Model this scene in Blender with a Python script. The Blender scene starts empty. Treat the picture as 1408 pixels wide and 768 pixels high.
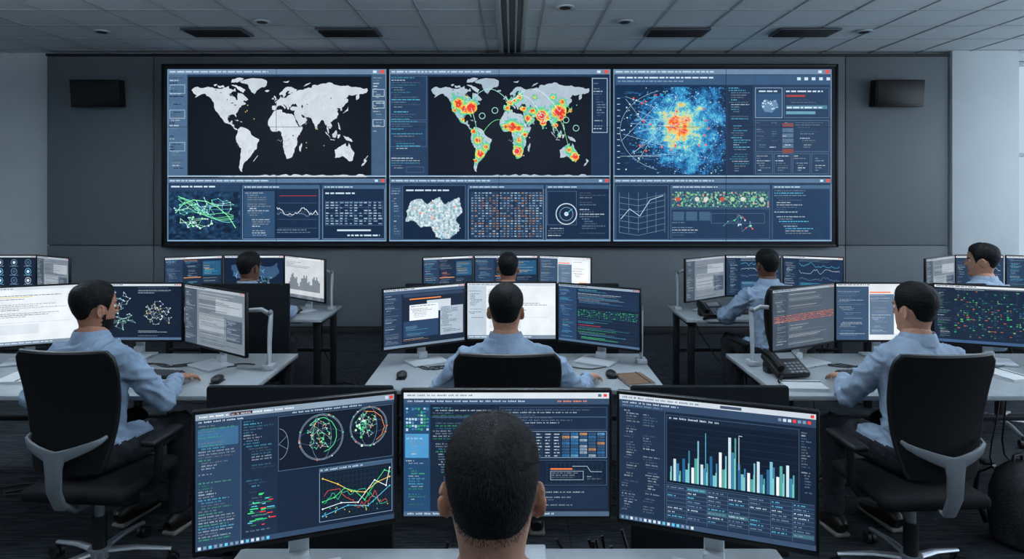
import bpy, bmesh, math, random
import numpy as np
from mathutils import Vector, Matrix, noise
from mathutils.geometry import tessellate_polygon
R = random.Random(7)
scene = bpy.context.scene
COL = bpy.context.collection
pi = math.pi
DZ = 0.74

def lin(c):
    out = []
    for v in c[:3]:
        v = v / 255.0
        out.append(v / 12.92 if v <= 0.04045 else ((v + 0.055) / 1.055) ** 2.4)
    return tuple(out)

# ------------------------------------------------------------------ materials
def pbr(name, rgb, rough=0.6, metal=0.0, nscale=0, namt=0.0, bump=0.0, bscale=200, spec=0.5, stretch=None):
    m = bpy.data.materials.new(name); m.use_nodes = True
    nt = m.node_tree; b = nt.nodes['Principled BSDF']
    c = lin(rgb)
    b.inputs['Base Color'].default_value = (*c, 1)
    b.inputs['Roughness'].default_value = rough
    b.inputs['Metallic'].default_value = metal
    b.inputs['Specular IOR Level'].default_value = spec
    tc = nt.nodes.new('ShaderNodeTexCoord')
    vec = tc.outputs['Object']
    if stretch:
        mp = nt.nodes.new('ShaderNodeMapping'); mp.inputs['Scale'].default_value = stretch
        nt.links.new(vec, mp.inputs['Vector']); vec = mp.outputs['Vector']
    if namt > 0:
        n = nt.nodes.new('ShaderNodeTexNoise'); n.inputs['Scale'].default_value = nscale
        n.inputs['Detail'].default_value = 4
        nt.links.new(vec, n.inputs['Vector'])
        r = nt.nodes.new('ShaderNodeValToRGB')
        r.color_ramp.elements[0].position = 0.3; r.color_ramp.elements[1].position = 0.7
        r.color_ramp.elements[0].color = (*[x * (1 - namt) for x in c], 1)
        r.color_ramp.elements[1].color = (*[min(1, x * (1 + namt)) for x in c], 1)
        nt.links.new(n.outputs['Fac'], r.inputs['Fac']); nt.links.new(r.outputs['Color'], b.inputs['Base Color'])
    if bump > 0:
        n = nt.nodes.new('ShaderNodeTexNoise'); n.inputs['Scale'].default_value = bscale
        nt.links.new(vec, n.inputs['Vector'])
        bp = nt.nodes.new('ShaderNodeBump'); bp.inputs['Strength'].default_value = bump
        bp.inputs['Distance'].default_value = 0.01
        nt.links.new(n.outputs['Fac'], bp.inputs['Height']); nt.links.new(bp.outputs['Normal'], b.inputs['Normal'])
    return m

M = {}
M['black'] = pbr('black_plastic', (20, 22, 25), 0.45, nscale=30, namt=.1)
M['bezel'] = pbr('monitor_bezel', (9, 10, 12), 0.4, nscale=40, namt=.1, spec=.3)
M['mesh'] = pbr('chair_mesh_fabric', (15, 17, 20), 0.85, nscale=300, namt=.4, bump=.3, bscale=500, spec=.2)
M['grey'] = pbr('grey_plastic', (108, 114, 120), 0.45, nscale=20, namt=.05)
M['white'] = pbr('white_plastic', (176, 182, 188), 0.4, nscale=20, namt=.04)
M['steel'] = pbr('brushed_aluminium', (165, 170, 176), 0.35, 0.8, nscale=60, namt=.1)
M['desk'] = pbr('desk_laminate', (160, 166, 171), 0.24, nscale=12, namt=.05)
M['leg'] = pbr('dark_metal_leg', (30, 33, 37), 0.45, 0.4, nscale=20, namt=.1)
M['divider'] = pbr('divider_fabric', (20, 24, 29), 0.9, nscale=200, namt=.3, spec=.2)
M['wallw'] = pbr('white_wall_paint', (204, 210, 214), 0.8, nscale=3, namt=.03, bump=.05, bscale=150)
M['panel'] = pbr('grey_acoustic_panel', (98, 105, 110), 0.6, nscale=120, namt=.06, bump=.1, bscale=300)
M['seam'] = pbr('dark_seam', (18, 20, 24), 0.7, nscale=20, namt=.1)
M['ceil'] = pbr('ceiling_tile', (206, 213, 218), 0.9, nscale=80, namt=.04, bump=.2, bscale=250)
M['tbar'] = pbr('ceiling_tbar', (150, 158, 164), 0.6, nscale=20, namt=.05)
M['rail'] = pbr('ceiling_rail', (185, 195, 202), 0.4, .3, nscale=20, namt=.05)
M['vent'] = pbr('vent_grille', (66, 74, 82), 0.5, .3, nscale=20, namt=.05)
M['hair'] = pbr('dark_hair', (10, 10, 12), 0.6, nscale=150, namt=.4, bump=.3, bscale=260, spec=.2, stretch=(1, 1, .25))
M['trouser'] = pbr('dark_trousers', (24, 28, 36), 0.9, nscale=60, namt=.2, bump=.2)
M['shoe'] = pbr('shoe_leather', (26, 22, 20), 0.4, nscale=30, namt=.2)
M['sole'] = pbr('shoe_sole', (120, 118, 112), 0.7, nscale=30, namt=.1)
M['shirt'] = pbr('light_blue_shirt', (138, 157, 180), 0.85, nscale=9, namt=.12, bump=.6, bscale=22, spec=.2)
M['shirt2'] = pbr('pale_blue_shirt', (148, 165, 186), 0.85, nscale=9, namt=.12, bump=.6, bscale=22, spec=.2)
M['eye'] = pbr('eye_white', (210, 208, 204), 0.2, nscale=20, namt=.02)
M['iris'] = pbr('eye_iris', (40, 26, 18), 0.2, nscale=80, namt=.2)
M['lip'] = pbr('lips', (150, 92, 84), 0.5, nscale=60, namt=.1)
SK = {'tan': pbr('skin_tan', (162, 114, 92), 0.6, nscale=45, namt=.12, bump=.15, bscale=300, spec=.35),
      'fair': pbr('skin_fair', (176, 130, 108), 0.6, nscale=45, namt=.12, bump=.15, bscale=300, spec=.35),
      'dark': pbr('skin_brown', (98, 66, 52), 0.55, nscale=45, namt=.12, bump=.15, bscale=300, spec=.35)}
for k in SK:
    b = SK[k].node_tree.nodes['Principled BSDF']; b.inputs['Subsurface Weight'].default_value = .12; b.inputs['Subsurface Radius'].default_value = (.012, .005, .003); b.inputs['Subsurface Scale'].default_value = 1
M['cable'] = pbr('cable_rubber', (14, 15, 17), 0.5, nscale=30, namt=.1)
M['bag'] = pbr('backpack_nylon', (20, 22, 26), 0.75, nscale=60, namt=.3, bump=.4, bscale=60)
M['paper'] = pbr('paper', (205, 208, 210), 0.8, nscale=8, namt=.04)
M['book'] = pbr('notebook_cover', (110, 84, 68), 0.7, nscale=20, namt=.1)
M['key'] = pbr('keycaps', (44, 48, 54), 0.6, nscale=60, namt=.1)
M['frame'] = pbr('window_frame', (190, 196, 200), 0.5, nscale=20, namt=.03)

def carpet():
    m = bpy.data.materials.new('dark_carpet_tiles'); m.use_nodes = True
    nt = m.node_tree; b = nt.nodes['Principled BSDF']; b.inputs['Roughness'].default_value = .9
    b.inputs['Specular IOR Level'].default_value = .15
    tc = nt.nodes.new('ShaderNodeTexCoord')
    mp = nt.nodes.new('ShaderNodeMapping'); mp.inputs['Scale'].default_value = (1.2, 14, 1)
    nt.links.new(tc.outputs['Object'], mp.inputs['Vector'])
    n = nt.nodes.new('ShaderNodeTexNoise'); n.inputs['Scale'].default_value = 6; n.inputs['Detail'].default_value = 8
    nt.links.new(mp.outputs['Vector'], n.inputs['Vector'])
    r = nt.nodes.new('ShaderNodeValToRGB')
    r.color_ramp.elements[0].position = .38; r.color_ramp.elements[1].position = .68
    r.color_ramp.elements[0].color = (*lin((29, 32, 36)), 1); r.color_ramp.elements[1].color = (*lin((60, 66, 72)), 1)
    nt.links.new(n.outputs['Fac'], r.inputs['Fac'])
    br = nt.nodes.new('ShaderNodeTexBrick'); br.offset = 0
    br.inputs['Scale'].default_value = 1; br.inputs['Brick Width'].default_value = .6; br.inputs['Row Height'].default_value = .6
    br.inputs['Mortar Size'].default_value = .004
    br.inputs['Color1'].default_value = (.85, .85, .85, 1); br.inputs['Color2'].default_value = (1.1, 1.1, 1.1, 1)
    br.inputs['Mortar'].default_value = (.4, .4, .4, 1)
    nt.links.new(tc.outputs['Object'], br.inputs['Vector'])
    mx = nt.nodes.new('ShaderNodeMixRGB'); mx.blend_type = 'MULTIPLY'; mx.inputs['Fac'].default_value = 1
    nt.links.new(r.outputs['Color'], mx.inputs['Color1']); nt.links.new(br.outputs['Color'], mx.inputs['Color2'])
    nt.links.new(mx.outputs['Color'], b.inputs['Base Color'])
    n2 = nt.nodes.new('ShaderNodeTexNoise'); n2.inputs['Scale'].default_value = 300
    nt.links.new(tc.outputs['Object'], n2.inputs['Vector'])
    bp = nt.nodes.new('ShaderNodeBump'); bp.inputs['Strength'].default_value = .5
    nt.links.new(n2.outputs['Fac'], bp.inputs['Height']); nt.links.new(bp.outputs['Normal'], b.inputs['Normal'])
    return m
M['carpet'] = carpet()

def display_mat(name, strength):
    m = bpy.data.materials.new(name); m.use_nodes = True
    nt = m.node_tree; b = nt.nodes['Principled BSDF']
    b.inputs['Base Color'].default_value = (.004, .005, .007, 1); b.inputs['Roughness'].default_value = .4
    b.inputs['Specular IOR Level'].default_value = .2
    a = nt.nodes.new('ShaderNodeAttribute'); a.attribute_name = 'Col'
    tc = nt.nodes.new('ShaderNodeTexCoord')
    n = nt.nodes.new('ShaderNodeTexNoise'); n.inputs['Scale'].default_value = 9; n.inputs['Detail'].default_value = 6
    nt.links.new(tc.outputs['Object'], n.inputs['Vector'])
    mr = nt.nodes.new('ShaderNodeMapRange'); mr.inputs['To Min'].default_value = .78; mr.inputs['To Max'].default_value = 1.18
    nt.links.new(n.outputs['Fac'], mr.inputs['Value'])
    mx = nt.nodes.new('ShaderNodeVectorMath'); mx.operation = 'SCALE'
    nt.links.new(a.outputs['Color'], mx.inputs[0]); nt.links.new(mr.outputs['Result'], mx.inputs['Scale'])
    nt.links.new(mx.outputs['Vector'], b.inputs['Emission Color'])
    b.inputs['Emission Strength'].default_value = strength
    return m
M['display'] = display_mat('lit_display', 1.3)

# ------------------------------------------------------------------ mesh builder
class MB:
    def __init__(s):
        s.v = []; s.f = []; s.m = []
    def add(s, vs, fs, mat=0, mx=None):
        o = len(s.v)
        for p in vs:
            p = Vector(p)
            s.v.append(mx @ p if mx else p)
        for f in fs:
            s.f.append([i + o for i in f]); s.m.append(mat)
    def rbox(s, c, size, r=0.004, mat=0, rot=None, seg=2):
        bm = bmesh.new(); bmesh.ops.create_cube(bm, size=1)
        for v in bm.verts:
            v.co = Vector((v.co.x * size[0], v.co.y * size[1], v.co.z * size[2]))
        r = min(r, min(size) * .49)
        if r > 0:
            bmesh.ops.bevel(bm, geom=bm.edges[:], offset=r, segments=seg, affect='EDGES', profile=.5)
        bm.verts.index_update()
        mx = Matrix.Translation(c) @ (rot.to_4x4() if rot else Matrix.Identity(4))
        s.add([v.co.copy() for v in bm.verts], [[v.index for v in f.verts] for f in bm.faces], mat, mx)
        bm.free()
    def tube(s, pts, radii, seg=12, mat=0, up=(0, 0, 1), cap=True, pw=1.0):
        pts = [Vector(p) for p in pts]; n = len(pts); vs = []; fs = []
        upv = Vector(up)
        for i, p in enumerate(pts):
            t = (pts[min(i + 1, n - 1)] - pts[max(i - 1, 0)])
            t = t.normalized() if t.length > 1e-9 else Vector((0, 0, 1))
            u = upv
            if abs(t.dot(u)) > .98: u = Vector((0, 1, 0)) if abs(t.y) < .9 else Vector((1, 0, 0))
            x = t.cross(u).normalized(); y = x.cross(t).normalized()
            r = radii[i] if isinstance(radii, (list, tuple)) else radii
            rx, ry = r if isinstance(r, (list, tuple)) else (r, r)
            for k in range(seg):
                a = 2 * pi * k / seg
                ca, sa = math.cos(a), math.sin(a)
                if pw != 1:
                    ca = math.copysign(abs(ca) ** pw, ca); sa = math.copysign(abs(sa) ** pw, sa)
                vs.append(p + x * (rx * ca) + y * (ry * sa))
        for i in range(n - 1):
            for k in range(seg):
                a = i * seg + k; b = i * seg + (k + 1) % seg
                fs.append([a, b, b + seg, a + seg])
        if cap:
            fs.append(list(range(seg))); fs.append([(n - 1) * seg + k for k in range(seg)])
        s.add(vs, fs, mat)
    def ell(s, c, r, mat=0, rot=None, u=16, v=10):
        bm = bmesh.new(); bmesh.ops.create_uvsphere(bm, u_segments=u, v_segments=v, radius=1)
        bm.verts.index_update()
        mx = Matrix.Translation(c) @ (rot.to_4x4() if rot else Matrix.Identity(4)) @ Matrix.Diagonal((r[0], r[1], r[2], 1))
        s.add([q.co.copy() for q in bm.verts], [[q.index for q in f.verts] for f in bm.faces], mat, mx); bm.free()
    def mesh(s, name, mats, angle=40):
        me = bpy.data.meshes.new(name)
        me.from_pydata([tuple(v) for v in s.v], [], s.f)
        for mt in mats: me.materials.append(mt)
        me.polygons.foreach_set('material_index', s.m)
        bm = bmesh.new(); bm.from_mesh(me); bmesh.ops.recalc_face_normals(bm, faces=bm.faces); bm.to_mesh(me); bm.free()
        me.polygons.foreach_set('use_smooth', [True] * len(me.polygons))
        me.set_sharp_from_angle(angle=math.radians(angle))
        me.update()
        return me
    def obj(s, name, mats, loc=(0, 0, 0), rz=0, parent=None, angle=40):
        return mkobj(name, s.mesh(name, mats, angle), loc, rz, parent)

def mkobj(name, me, loc=(0, 0, 0), rz=0, parent=None):
    o = bpy.data.objects.new(name, me); COL.objects.link(o)
    o.location = loc; o.rotation_euler = (0, 0, rz)
    if parent: o.parent = parent
    return o

def remesh(me, vox, smooth_it=4):
    o = bpy.data.objects.new('tmp', me); COL.objects.link(o)
    m = o.modifiers.new('r', 'REMESH'); m.mode = 'VOXEL'; m.voxel_size = vox
    if smooth_it:
        sm = o.modifiers.new('s', 'SMOOTH'); sm.factor = .5; sm.iterations = smooth_it
    dg = bpy.context.evaluated_depsgraph_get(); dg.update()
    out = bpy.data.meshes.new_from_object(o.evaluated_get(dg))
    bpy.data.objects.remove(o)
    out.materials.clear()
    out.polygons.foreach_set('use_smooth', [True] * len(out.polygons))
    return out

# ------------------------------------------------------------------ screen painter
class Painter:
    def __init__(s, W, H, wm, hm, x0=0, y0=0, rnd=None):
        s.W, s.H, s.wm, s.hm, s.x0, s.y0 = W, H, wm, hm, x0, y0
        s.v = []; s.f = []; s.c = []; s.r = rnd or random.Random(1)
    def mp(s, x, y, L):
        x = min(max(x, s.x0), s.x0 + s.W); y = min(max(y, s.y0), s.y0 + s.H)
        return (((x - s.x0) / s.W - .5) * s.wm, -L * .0003, (.5 - (y - s.y0) / s.H) * s.hm)
    def poly(s, pts, c, L=1):
        o = len(s.v); s.v += [s.mp(x, y, L) for x, y in pts]
        s.f.append(list(range(o, o + len(pts)))); s.c.append(lin(c))
    def cpoly(s, pts, c, L=1):
        tri = tessellate_polygon([[Vector((x, y, 0)) for x, y in pts]])
        o = len(s.v); s.v += [s.mp(x, y, L) for x, y in pts]
        for t in tri:
            s.f.append([o + i for i in t]); s.c.append(lin(c))
    def rect(s, x, y, w, h, c, L=1):
        s.poly([(x, y), (x + w, y), (x + w, y + h), (x, y + h)], c, L)
    def box(s, x, y, w, h, c, t=.6, L=2):
        s.rect(x, y, w, t, c, L); s.rect(x, y + h - t, w, t, c, L); s.rect(x, y, t, h, c, L); s.rect(x + w - t, y, t, h, c, L)
    def line(s, a, b, w, c, L=3):
        dx, dy = b[0] - a[0], b[1] - a[1]; d = math.hypot(dx, dy) or 1
        nx, ny = -dy / d * w / 2, dx / d * w / 2
        s.poly([(a[0] + nx, a[1] + ny), (b[0] + nx, b[1] + ny), (b[0] - nx, b[1] - ny), (a[0] - nx, a[1] - ny)], c, L)
    def pline(s, pts, w, c, L=3):
        for a, b in zip(pts[:-1], pts[1:]): s.line(a, b, w, c, L)
    def disc(s, x, y, r, c, L=4, n=10):
        s.poly([(x + r * math.cos(2 * pi * k / n), y + r * math.sin(2 * pi * k / n)) for k in range(n)], c, L)
    def ring(s, x, y, r, w, c, L=4, n=28, ry=None):
        ry = ry or r
        s.pline([(x + r * math.cos(2 * pi * k / n), y + ry * math.sin(2 * pi * k / n)) for k in range(n + 1)], w, c, L)
    def field(s, x, y, w, h, st, fn, L):
        j = y
        while j < y + h:
            i = x
            while i < x + w:
                c = fn(i + st / 2, j + st / 2)
                if c: s.rect(i, j, st, st, c, L)
                i += st
            j += st
    def text(s, x, y, w, h, c, L=5, letters=False):
        r = s.r; cx = x; end = x + w
        while cx < end:
            nl = r.randint(2, 7); cw = h * (.75 if letters else .85)
            ww = min(nl * cw, end - cx)
            if letters:
                q = cx
                while q < cx + ww - cw * .4:
                    hh = h * r.choice((1, .75, .75, .85)); s.rect(q, y + h - hh, cw * r.uniform(.42, .66), hh, c, L); q += cw
            else:
                s.rect(cx, y, ww, h, c, L)
            cx += ww + h * .9
    def block(s, x, y, w, h, lh, cols, fill=.8, letters=False, L=5, th=.36):
        r = s.r; q = y; ind = 0
        if letters: th = .5
        while q + lh <= y + h:
            if r.random() < fill:
                ind = max(0, min(w * .25, ind + r.choice((-1, 0, 0, 1)) * lh))
                k = r.uniform(.5, .92); cc = r.choice(cols)
                s.text(x + ind, q, (w - ind) * r.uniform(.25, .95), lh * th, tuple(v * k for v in cc), L, letters)
            q += lh
    def done(s, name, parent, loc, mat='display'):
        me = bpy.data.meshes.new(name); me.from_pydata(s.v, [], s.f); me.materials.append(M[mat])
        at = me.color_attributes.new('Col', 'FLOAT_COLOR', 'CORNER')
        arr = np.ones((len(me.loops), 4), dtype=np.float32)
        cs = np.array(s.c, dtype=np.float32); tot = np.array([len(f) for f in s.f])
        arr[:, :3] = np.repeat(cs, tot, axis=0)
        at.data.foreach_set('color', arr.ravel())
        o = mkobj(name, me, loc, 0, parent)
        return o

W_ = (188, 206, 222); G_ = (112, 140, 168); DG = (72, 98, 126); GR = (84, 205, 140); CY = (90, 185, 222); OR = (235, 120, 60)
RD = (225, 60, 50); YE = (235, 205, 90)
def mixc(a, b, t):
    t = min(1, max(0, t)); return tuple(a[i] + (b[i] - a[i]) * t for i in range(3))
def rampc(stops, v):
    if v <= stops[0][0]: return stops[0][1]
    for (a, ca), (b, cb) in zip(stops[:-1], stops[1:]):
        if v <= b: return mixc(ca, cb, (v - a) / (b - a))
    return stops[-1][1]

# world map ---------------------------------------------------------
LAND = {
 'na': [(-168,66),(-162,70),(-156,71),(-140,70),(-128,70),(-115,68),(-108,68),(-95,72),(-94,68),(-86,66),(-82,69),(-81,64),(-87,64),(-94,60),(-92,57),(-82,55),(-80,51),(-77,52),(-78,58),(-77,62),(-70,61),(-65,59),(-60,55),(-56,52),(-60,50),(-66,50),(-65,48),(-61,46),(-66,44),(-70,43),(-71,41),(-74,40),(-76,36),(-81,31),(-80,26),(-82,28),(-84,30),(-90,30),(-95,29),(-97,26),(-97,22),(-94,18),(-91,19),(-90,21),(-87,21),(-88,16),(-84,15),(-83,10),(-79,9),(-77,8),(-80,7),(-84,9),(-88,13),(-94,16),(-100,17),(-105,20),(-109,25),(-114,30),(-117,33),(-121,36),(-124,41),(-124,47),(-128,51),(-133,56),(-140,60),(-148,60),(-153,58),(-162,55),(-158,58),(-164,61),(-166,64)],
 'gl': [(-73,78),(-60,82),(-35,83),(-20,80),(-20,73),(-25,70),(-40,65),(-44,60),(-50,63),(-54,68),(-58,75)],
 'baf': [(-90,73),(-80,73.5),(-70,70),(-62,66),(-66,62),(-73,65),(-80,70)],
 'vic': [(-117,73),(-105,73),(-103,69.5),(-115,69.5)], 'ell': [(-90,77),(-88,82),(-65,83),(-78,77)], 'ban': [(-125,74),(-117,74.5),(-122,71.5)],
 'sa': [(-77,8),(-72,12),(-62,10),(-52,5),(-50,0),(-44,-3),(-35,-6),(-35,-9),(-39,-14),(-40,-21),(-45,-24),(-48,-27),(-52,-32),(-57,-36),(-62,-39),(-65,-42),(-67,-46),(-69,-51),(-68,-55),(-72,-53),(-75,-48),(-73,-40),(-72,-30),(-70,-20),(-76,-14),(-81,-6),(-80,-1),(-77,4)],
 'af': [(-17,21),(-10,29),(-6,35),(3,37),(10,37),(11,33),(20,31),(30,31),(34,28),(37,20),(43,12),(51,12),(46,3),(40,-4),(40,-15),(35,-20),(33,-27),(27,-34),(19,-35),(15,-27),(12,-17),(13,-8),(9,-1),(9,4),(4,6),(-4,5),(-9,5),(-13,9),(-17,14)],
 'eu': [(-9,37),(-9,43),(-2,43),(-1,46),(-4,48),(2,51),(5,53),(8,57),(11,54),(19,55),(22,58),(28,60),(22,61),(25,65),(22,65),(17,61),(18,59),(14,55.5),(11,59),(6,58),(5,61),(12,66),(18,70),(28,71),(40,67),(38,64),(45,66),(55,68),(60,69),(68,69),(70,73),(80,73),(87,75),(104,77.5),(113,74),(130,72),(140,73),(160,70),(178,69),(180,65),(177,62),(170,60),(163,60),(163,56),(157,51),(156,57),(162,61),(155,59),(142,59),(136,54),(141,52),(140,48),(133,43),(128,40),(129,36),(126,35),(125,39),(121,40),(118,38),(122,37),(119,35),(122,30),(118,24),(110,21),(106,18),(109,13),(105,9),(100,13),(103,2),(101,3),(99,8),(98,15),(94,17),(91,22),(87,21),(80,15),(80,10),(77,8),(73,17),(70,21),(67,25),(57,26),(50,30),(48,30),(52,25),(56,26),(60,22),(55,17),(45,13),(42,17),(38,23),(35,28),(34,31),(36,36),(30,36),(27,37),(26,39.5),(29,41),(36,41.5),(41,41.5),(38,46),(34,45),(31,46),(28,43),(27.5,41),(24,41),(24,38),(22,37),(20,40),(19,42),(13,45.5),(12.5,44),(18,40),(16,38),(12,42),(8,44),(3,43),(0,40),(-1,37),(-5,36)],
 'au': [(114,-22),(122,-18),(129,-15),(136,-12),(136,-16),(140,-17),(142,-11),(146,-19),(153,-26),(150,-37),(144,-39),(138,-35),(131,-31),(124,-33),(115,-34)],
 'nz': [(172,-35),(178,-38),(174,-42),(168,-46),(167,-45),(173,-40)], 'jp': [(130,32),(136,34),(141,36),(142,43),(140,40),(136,36)],
 'uk': [(-5,50),(1,52),(-2,56),(-5,58),(-6,56),(-3,53)], 'ir': [(-10,52),(-6,52),(-6,55),(-9,54)], 'ic': [(-24,65),(-18,66),(-14,65),(-19,63)],
 'mg': [(49,-12),(50,-16),(47,-25),(44,-23),(44,-17)], 'su': [(95,5),(104,-2),(106,-6),(100,0)], 'bo': [(109,1),(117,7),(119,3),(116,-4),(110,-3)],
 'ja': [(106,-6),(114,-7),(114,-8.5),(106,-7.5)], 'sw': [(119,1),(125,1),(122,-5),(120,-5)], 'ng': [(131,-1),(141,-3),(150,-10),(143,-9),(138,-8),(133,-4)],
 'ph': [(120,18),(122,18),(126,7),(122,9)], 'nv': [(52,71),(58,75),(68,77),(56,72)], 'sv': [(12,78),(25,80),(22,77)], 'cu': [(-84,22.5),(-75,20),(-77,22.5)], 'hi': [(-73,19.5),(-68,18.5),(-70,20)]}
def jag(pts, it, amp, rnd):
    for _ in range(it):
        o = []
        for i, p in enumerate(pts):
            q = pts[(i + 1) % len(pts)]; d = math.hypot(q[0] - p[0], q[1] - p[1])
            o.append(p)
            if d > 2.0:
                o.append(((p[0] + q[0]) / 2 + rnd.uniform(-1, 1) * d * amp, (p[1] + q[1]) / 2 + rnd.uniform(-1, 1) * d * amp))
        pts = o
    return pts
def inside(x, y, pts):
    c = False; j = len(pts) - 1
    for i in range(len(pts)):
        xi, yi = pts[i]; xj, yj = pts[j]
        if (yi > y) != (yj > y) and x < (xj - xi) * (y - yi) / (yj - yi) + xi: c = not c
        j = i
    return c
def worldmap(p, x0, sx, y0, sy, L, cols, dots=True):
    rnd = random.Random(3)
    P = lambda lo, la: (x0 + (lo + 168) * sx, y0 - la * sy)
    for k, pts in LAND.items():
        pj = jag(pts, 2, .12, rnd); c = rnd.choice(cols)
        p.cpoly([P(*q) for q in pj], c, L)
    ant = [(-118, -62)] + [(lo, -57.5 - 3 * rnd.random() - (2 if lo < -40 else 0)) for lo in range(-110, 178, 8)] + [(178, -62)]
    p.cpoly([P(*q) for q in ant], cols[0], L)
    for _ in range(60):
        lo, la = rnd.choice([(-100, 50), (-100, 38), (20, 10), (20, -10), (25, 50), (60, 55), (90, 60), (100, 35), (-60, -10), (-65, -25), (15, 20), (78, 22), (45, 25), (133, -25)])
        a = (lo + rnd.uniform(-12, 12), la + rnd.uniform(-7, 7)); pts = [a]
        for _k in range(4):
            a = (a[0] + rnd.uniform(-5, 5), a[1] + rnd.uniform(-4, 4)); pts.append(a)
        p.pline([P(*q) for q in pts], .35, (160, 170, 180), L + 1)
    for lo, la, w, h in ((-88, 47, 7, 1.5), (-82, 44, 4, 2), (-110, 62, 5, 1.2), (-120, 66, 5, 1.4), (50, 42, 4, 6), (60, 45, 3, 2), (107, 54, 2, 4), (32, -1, 3, 3), (30, 62, 3, 1.5), (-98, 52, 2, 3)):
        x, y = P(lo, la); p.poly([(x - w * sx / 2, y), (x, y - h * sy / 2), (x + w * sx / 2, y), (x, y + h * sy / 2)], (30, 38, 54), L + 1)
    return P

def titlebar(p, x, y, w, h=6, c=(84, 104, 124), red=True, L=4):
    p.rect(x, y, w, h, c, L)
    p.text(x + 3, y + h * .36, w * .45, h * .28, (176, 194, 210), L + 1)
    if red:
        p.rect(x + w - h * 1.2, y + h * .15, h * .8, h * .65, (205, 76, 64), L + 1); p.rect(x + w - h * 2.6, y + h * .25, h * .7, h * .5, W_, L + 1)

def net(p, cx, cy, rx, ry, n, lc, dc, L=4, lw=.8, dr=1.5, ext=.5):
    r = p.r; pts = []
    for i in range(n):
        a = r.uniform(0, 2 * pi); d = r.random() ** .6
        pts.append((cx + rx * d * math.cos(a), cy + ry * d * math.sin(a)))
    for i, a in enumerate(pts):
        ds = sorted(pts, key=lambda q: (q[0] - a[0]) ** 2 + (q[1] - a[1]) ** 2)
        for q in ds[1:3]: p.line(a, q, lw, r.choice(lc), L)
        if r.random() < .2: p.line(a, r.choice(pts), lw * .7, r.choice(lc), L)
    for a in pts: p.disc(a[0], a[1], dr * r.uniform(.5, 1.4), r.choice(dc), L + 1, 8)

def wave(p, x, y, w, h, col, lw=1, n=40, L=5, rough=.3):
    r = p.r; v = .5; pts = []
    for i in range(n):
        v = min(1, max(0, v + r.uniform(-rough, rough))); pts.append((x + w * i / (n - 1), y + h * v))
    p.pline(pts, lw, col, L)

def grid(p, x, y, w, h, nx, ny, c, t=.5, L=3):
    for i in range(nx + 1): p.rect(x + w * i / nx, y, t, h, c, L)
    for j in range(ny + 1): p.rect(x, y + h * j / ny, w, t, c, L)

def table(p, x, y, w, h, nx, ny, cols, L=5):
    cw, ch = w / nx, h / ny
    for i in range(nx):
        for j in range(ny):
            if p.r.random() < .85: p.rect(x + i * cw + cw * .1, y + j * ch + ch * .25, cw * p.r.uniform(.4, .8), ch * .45, p.r.choice(cols), L)

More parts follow.
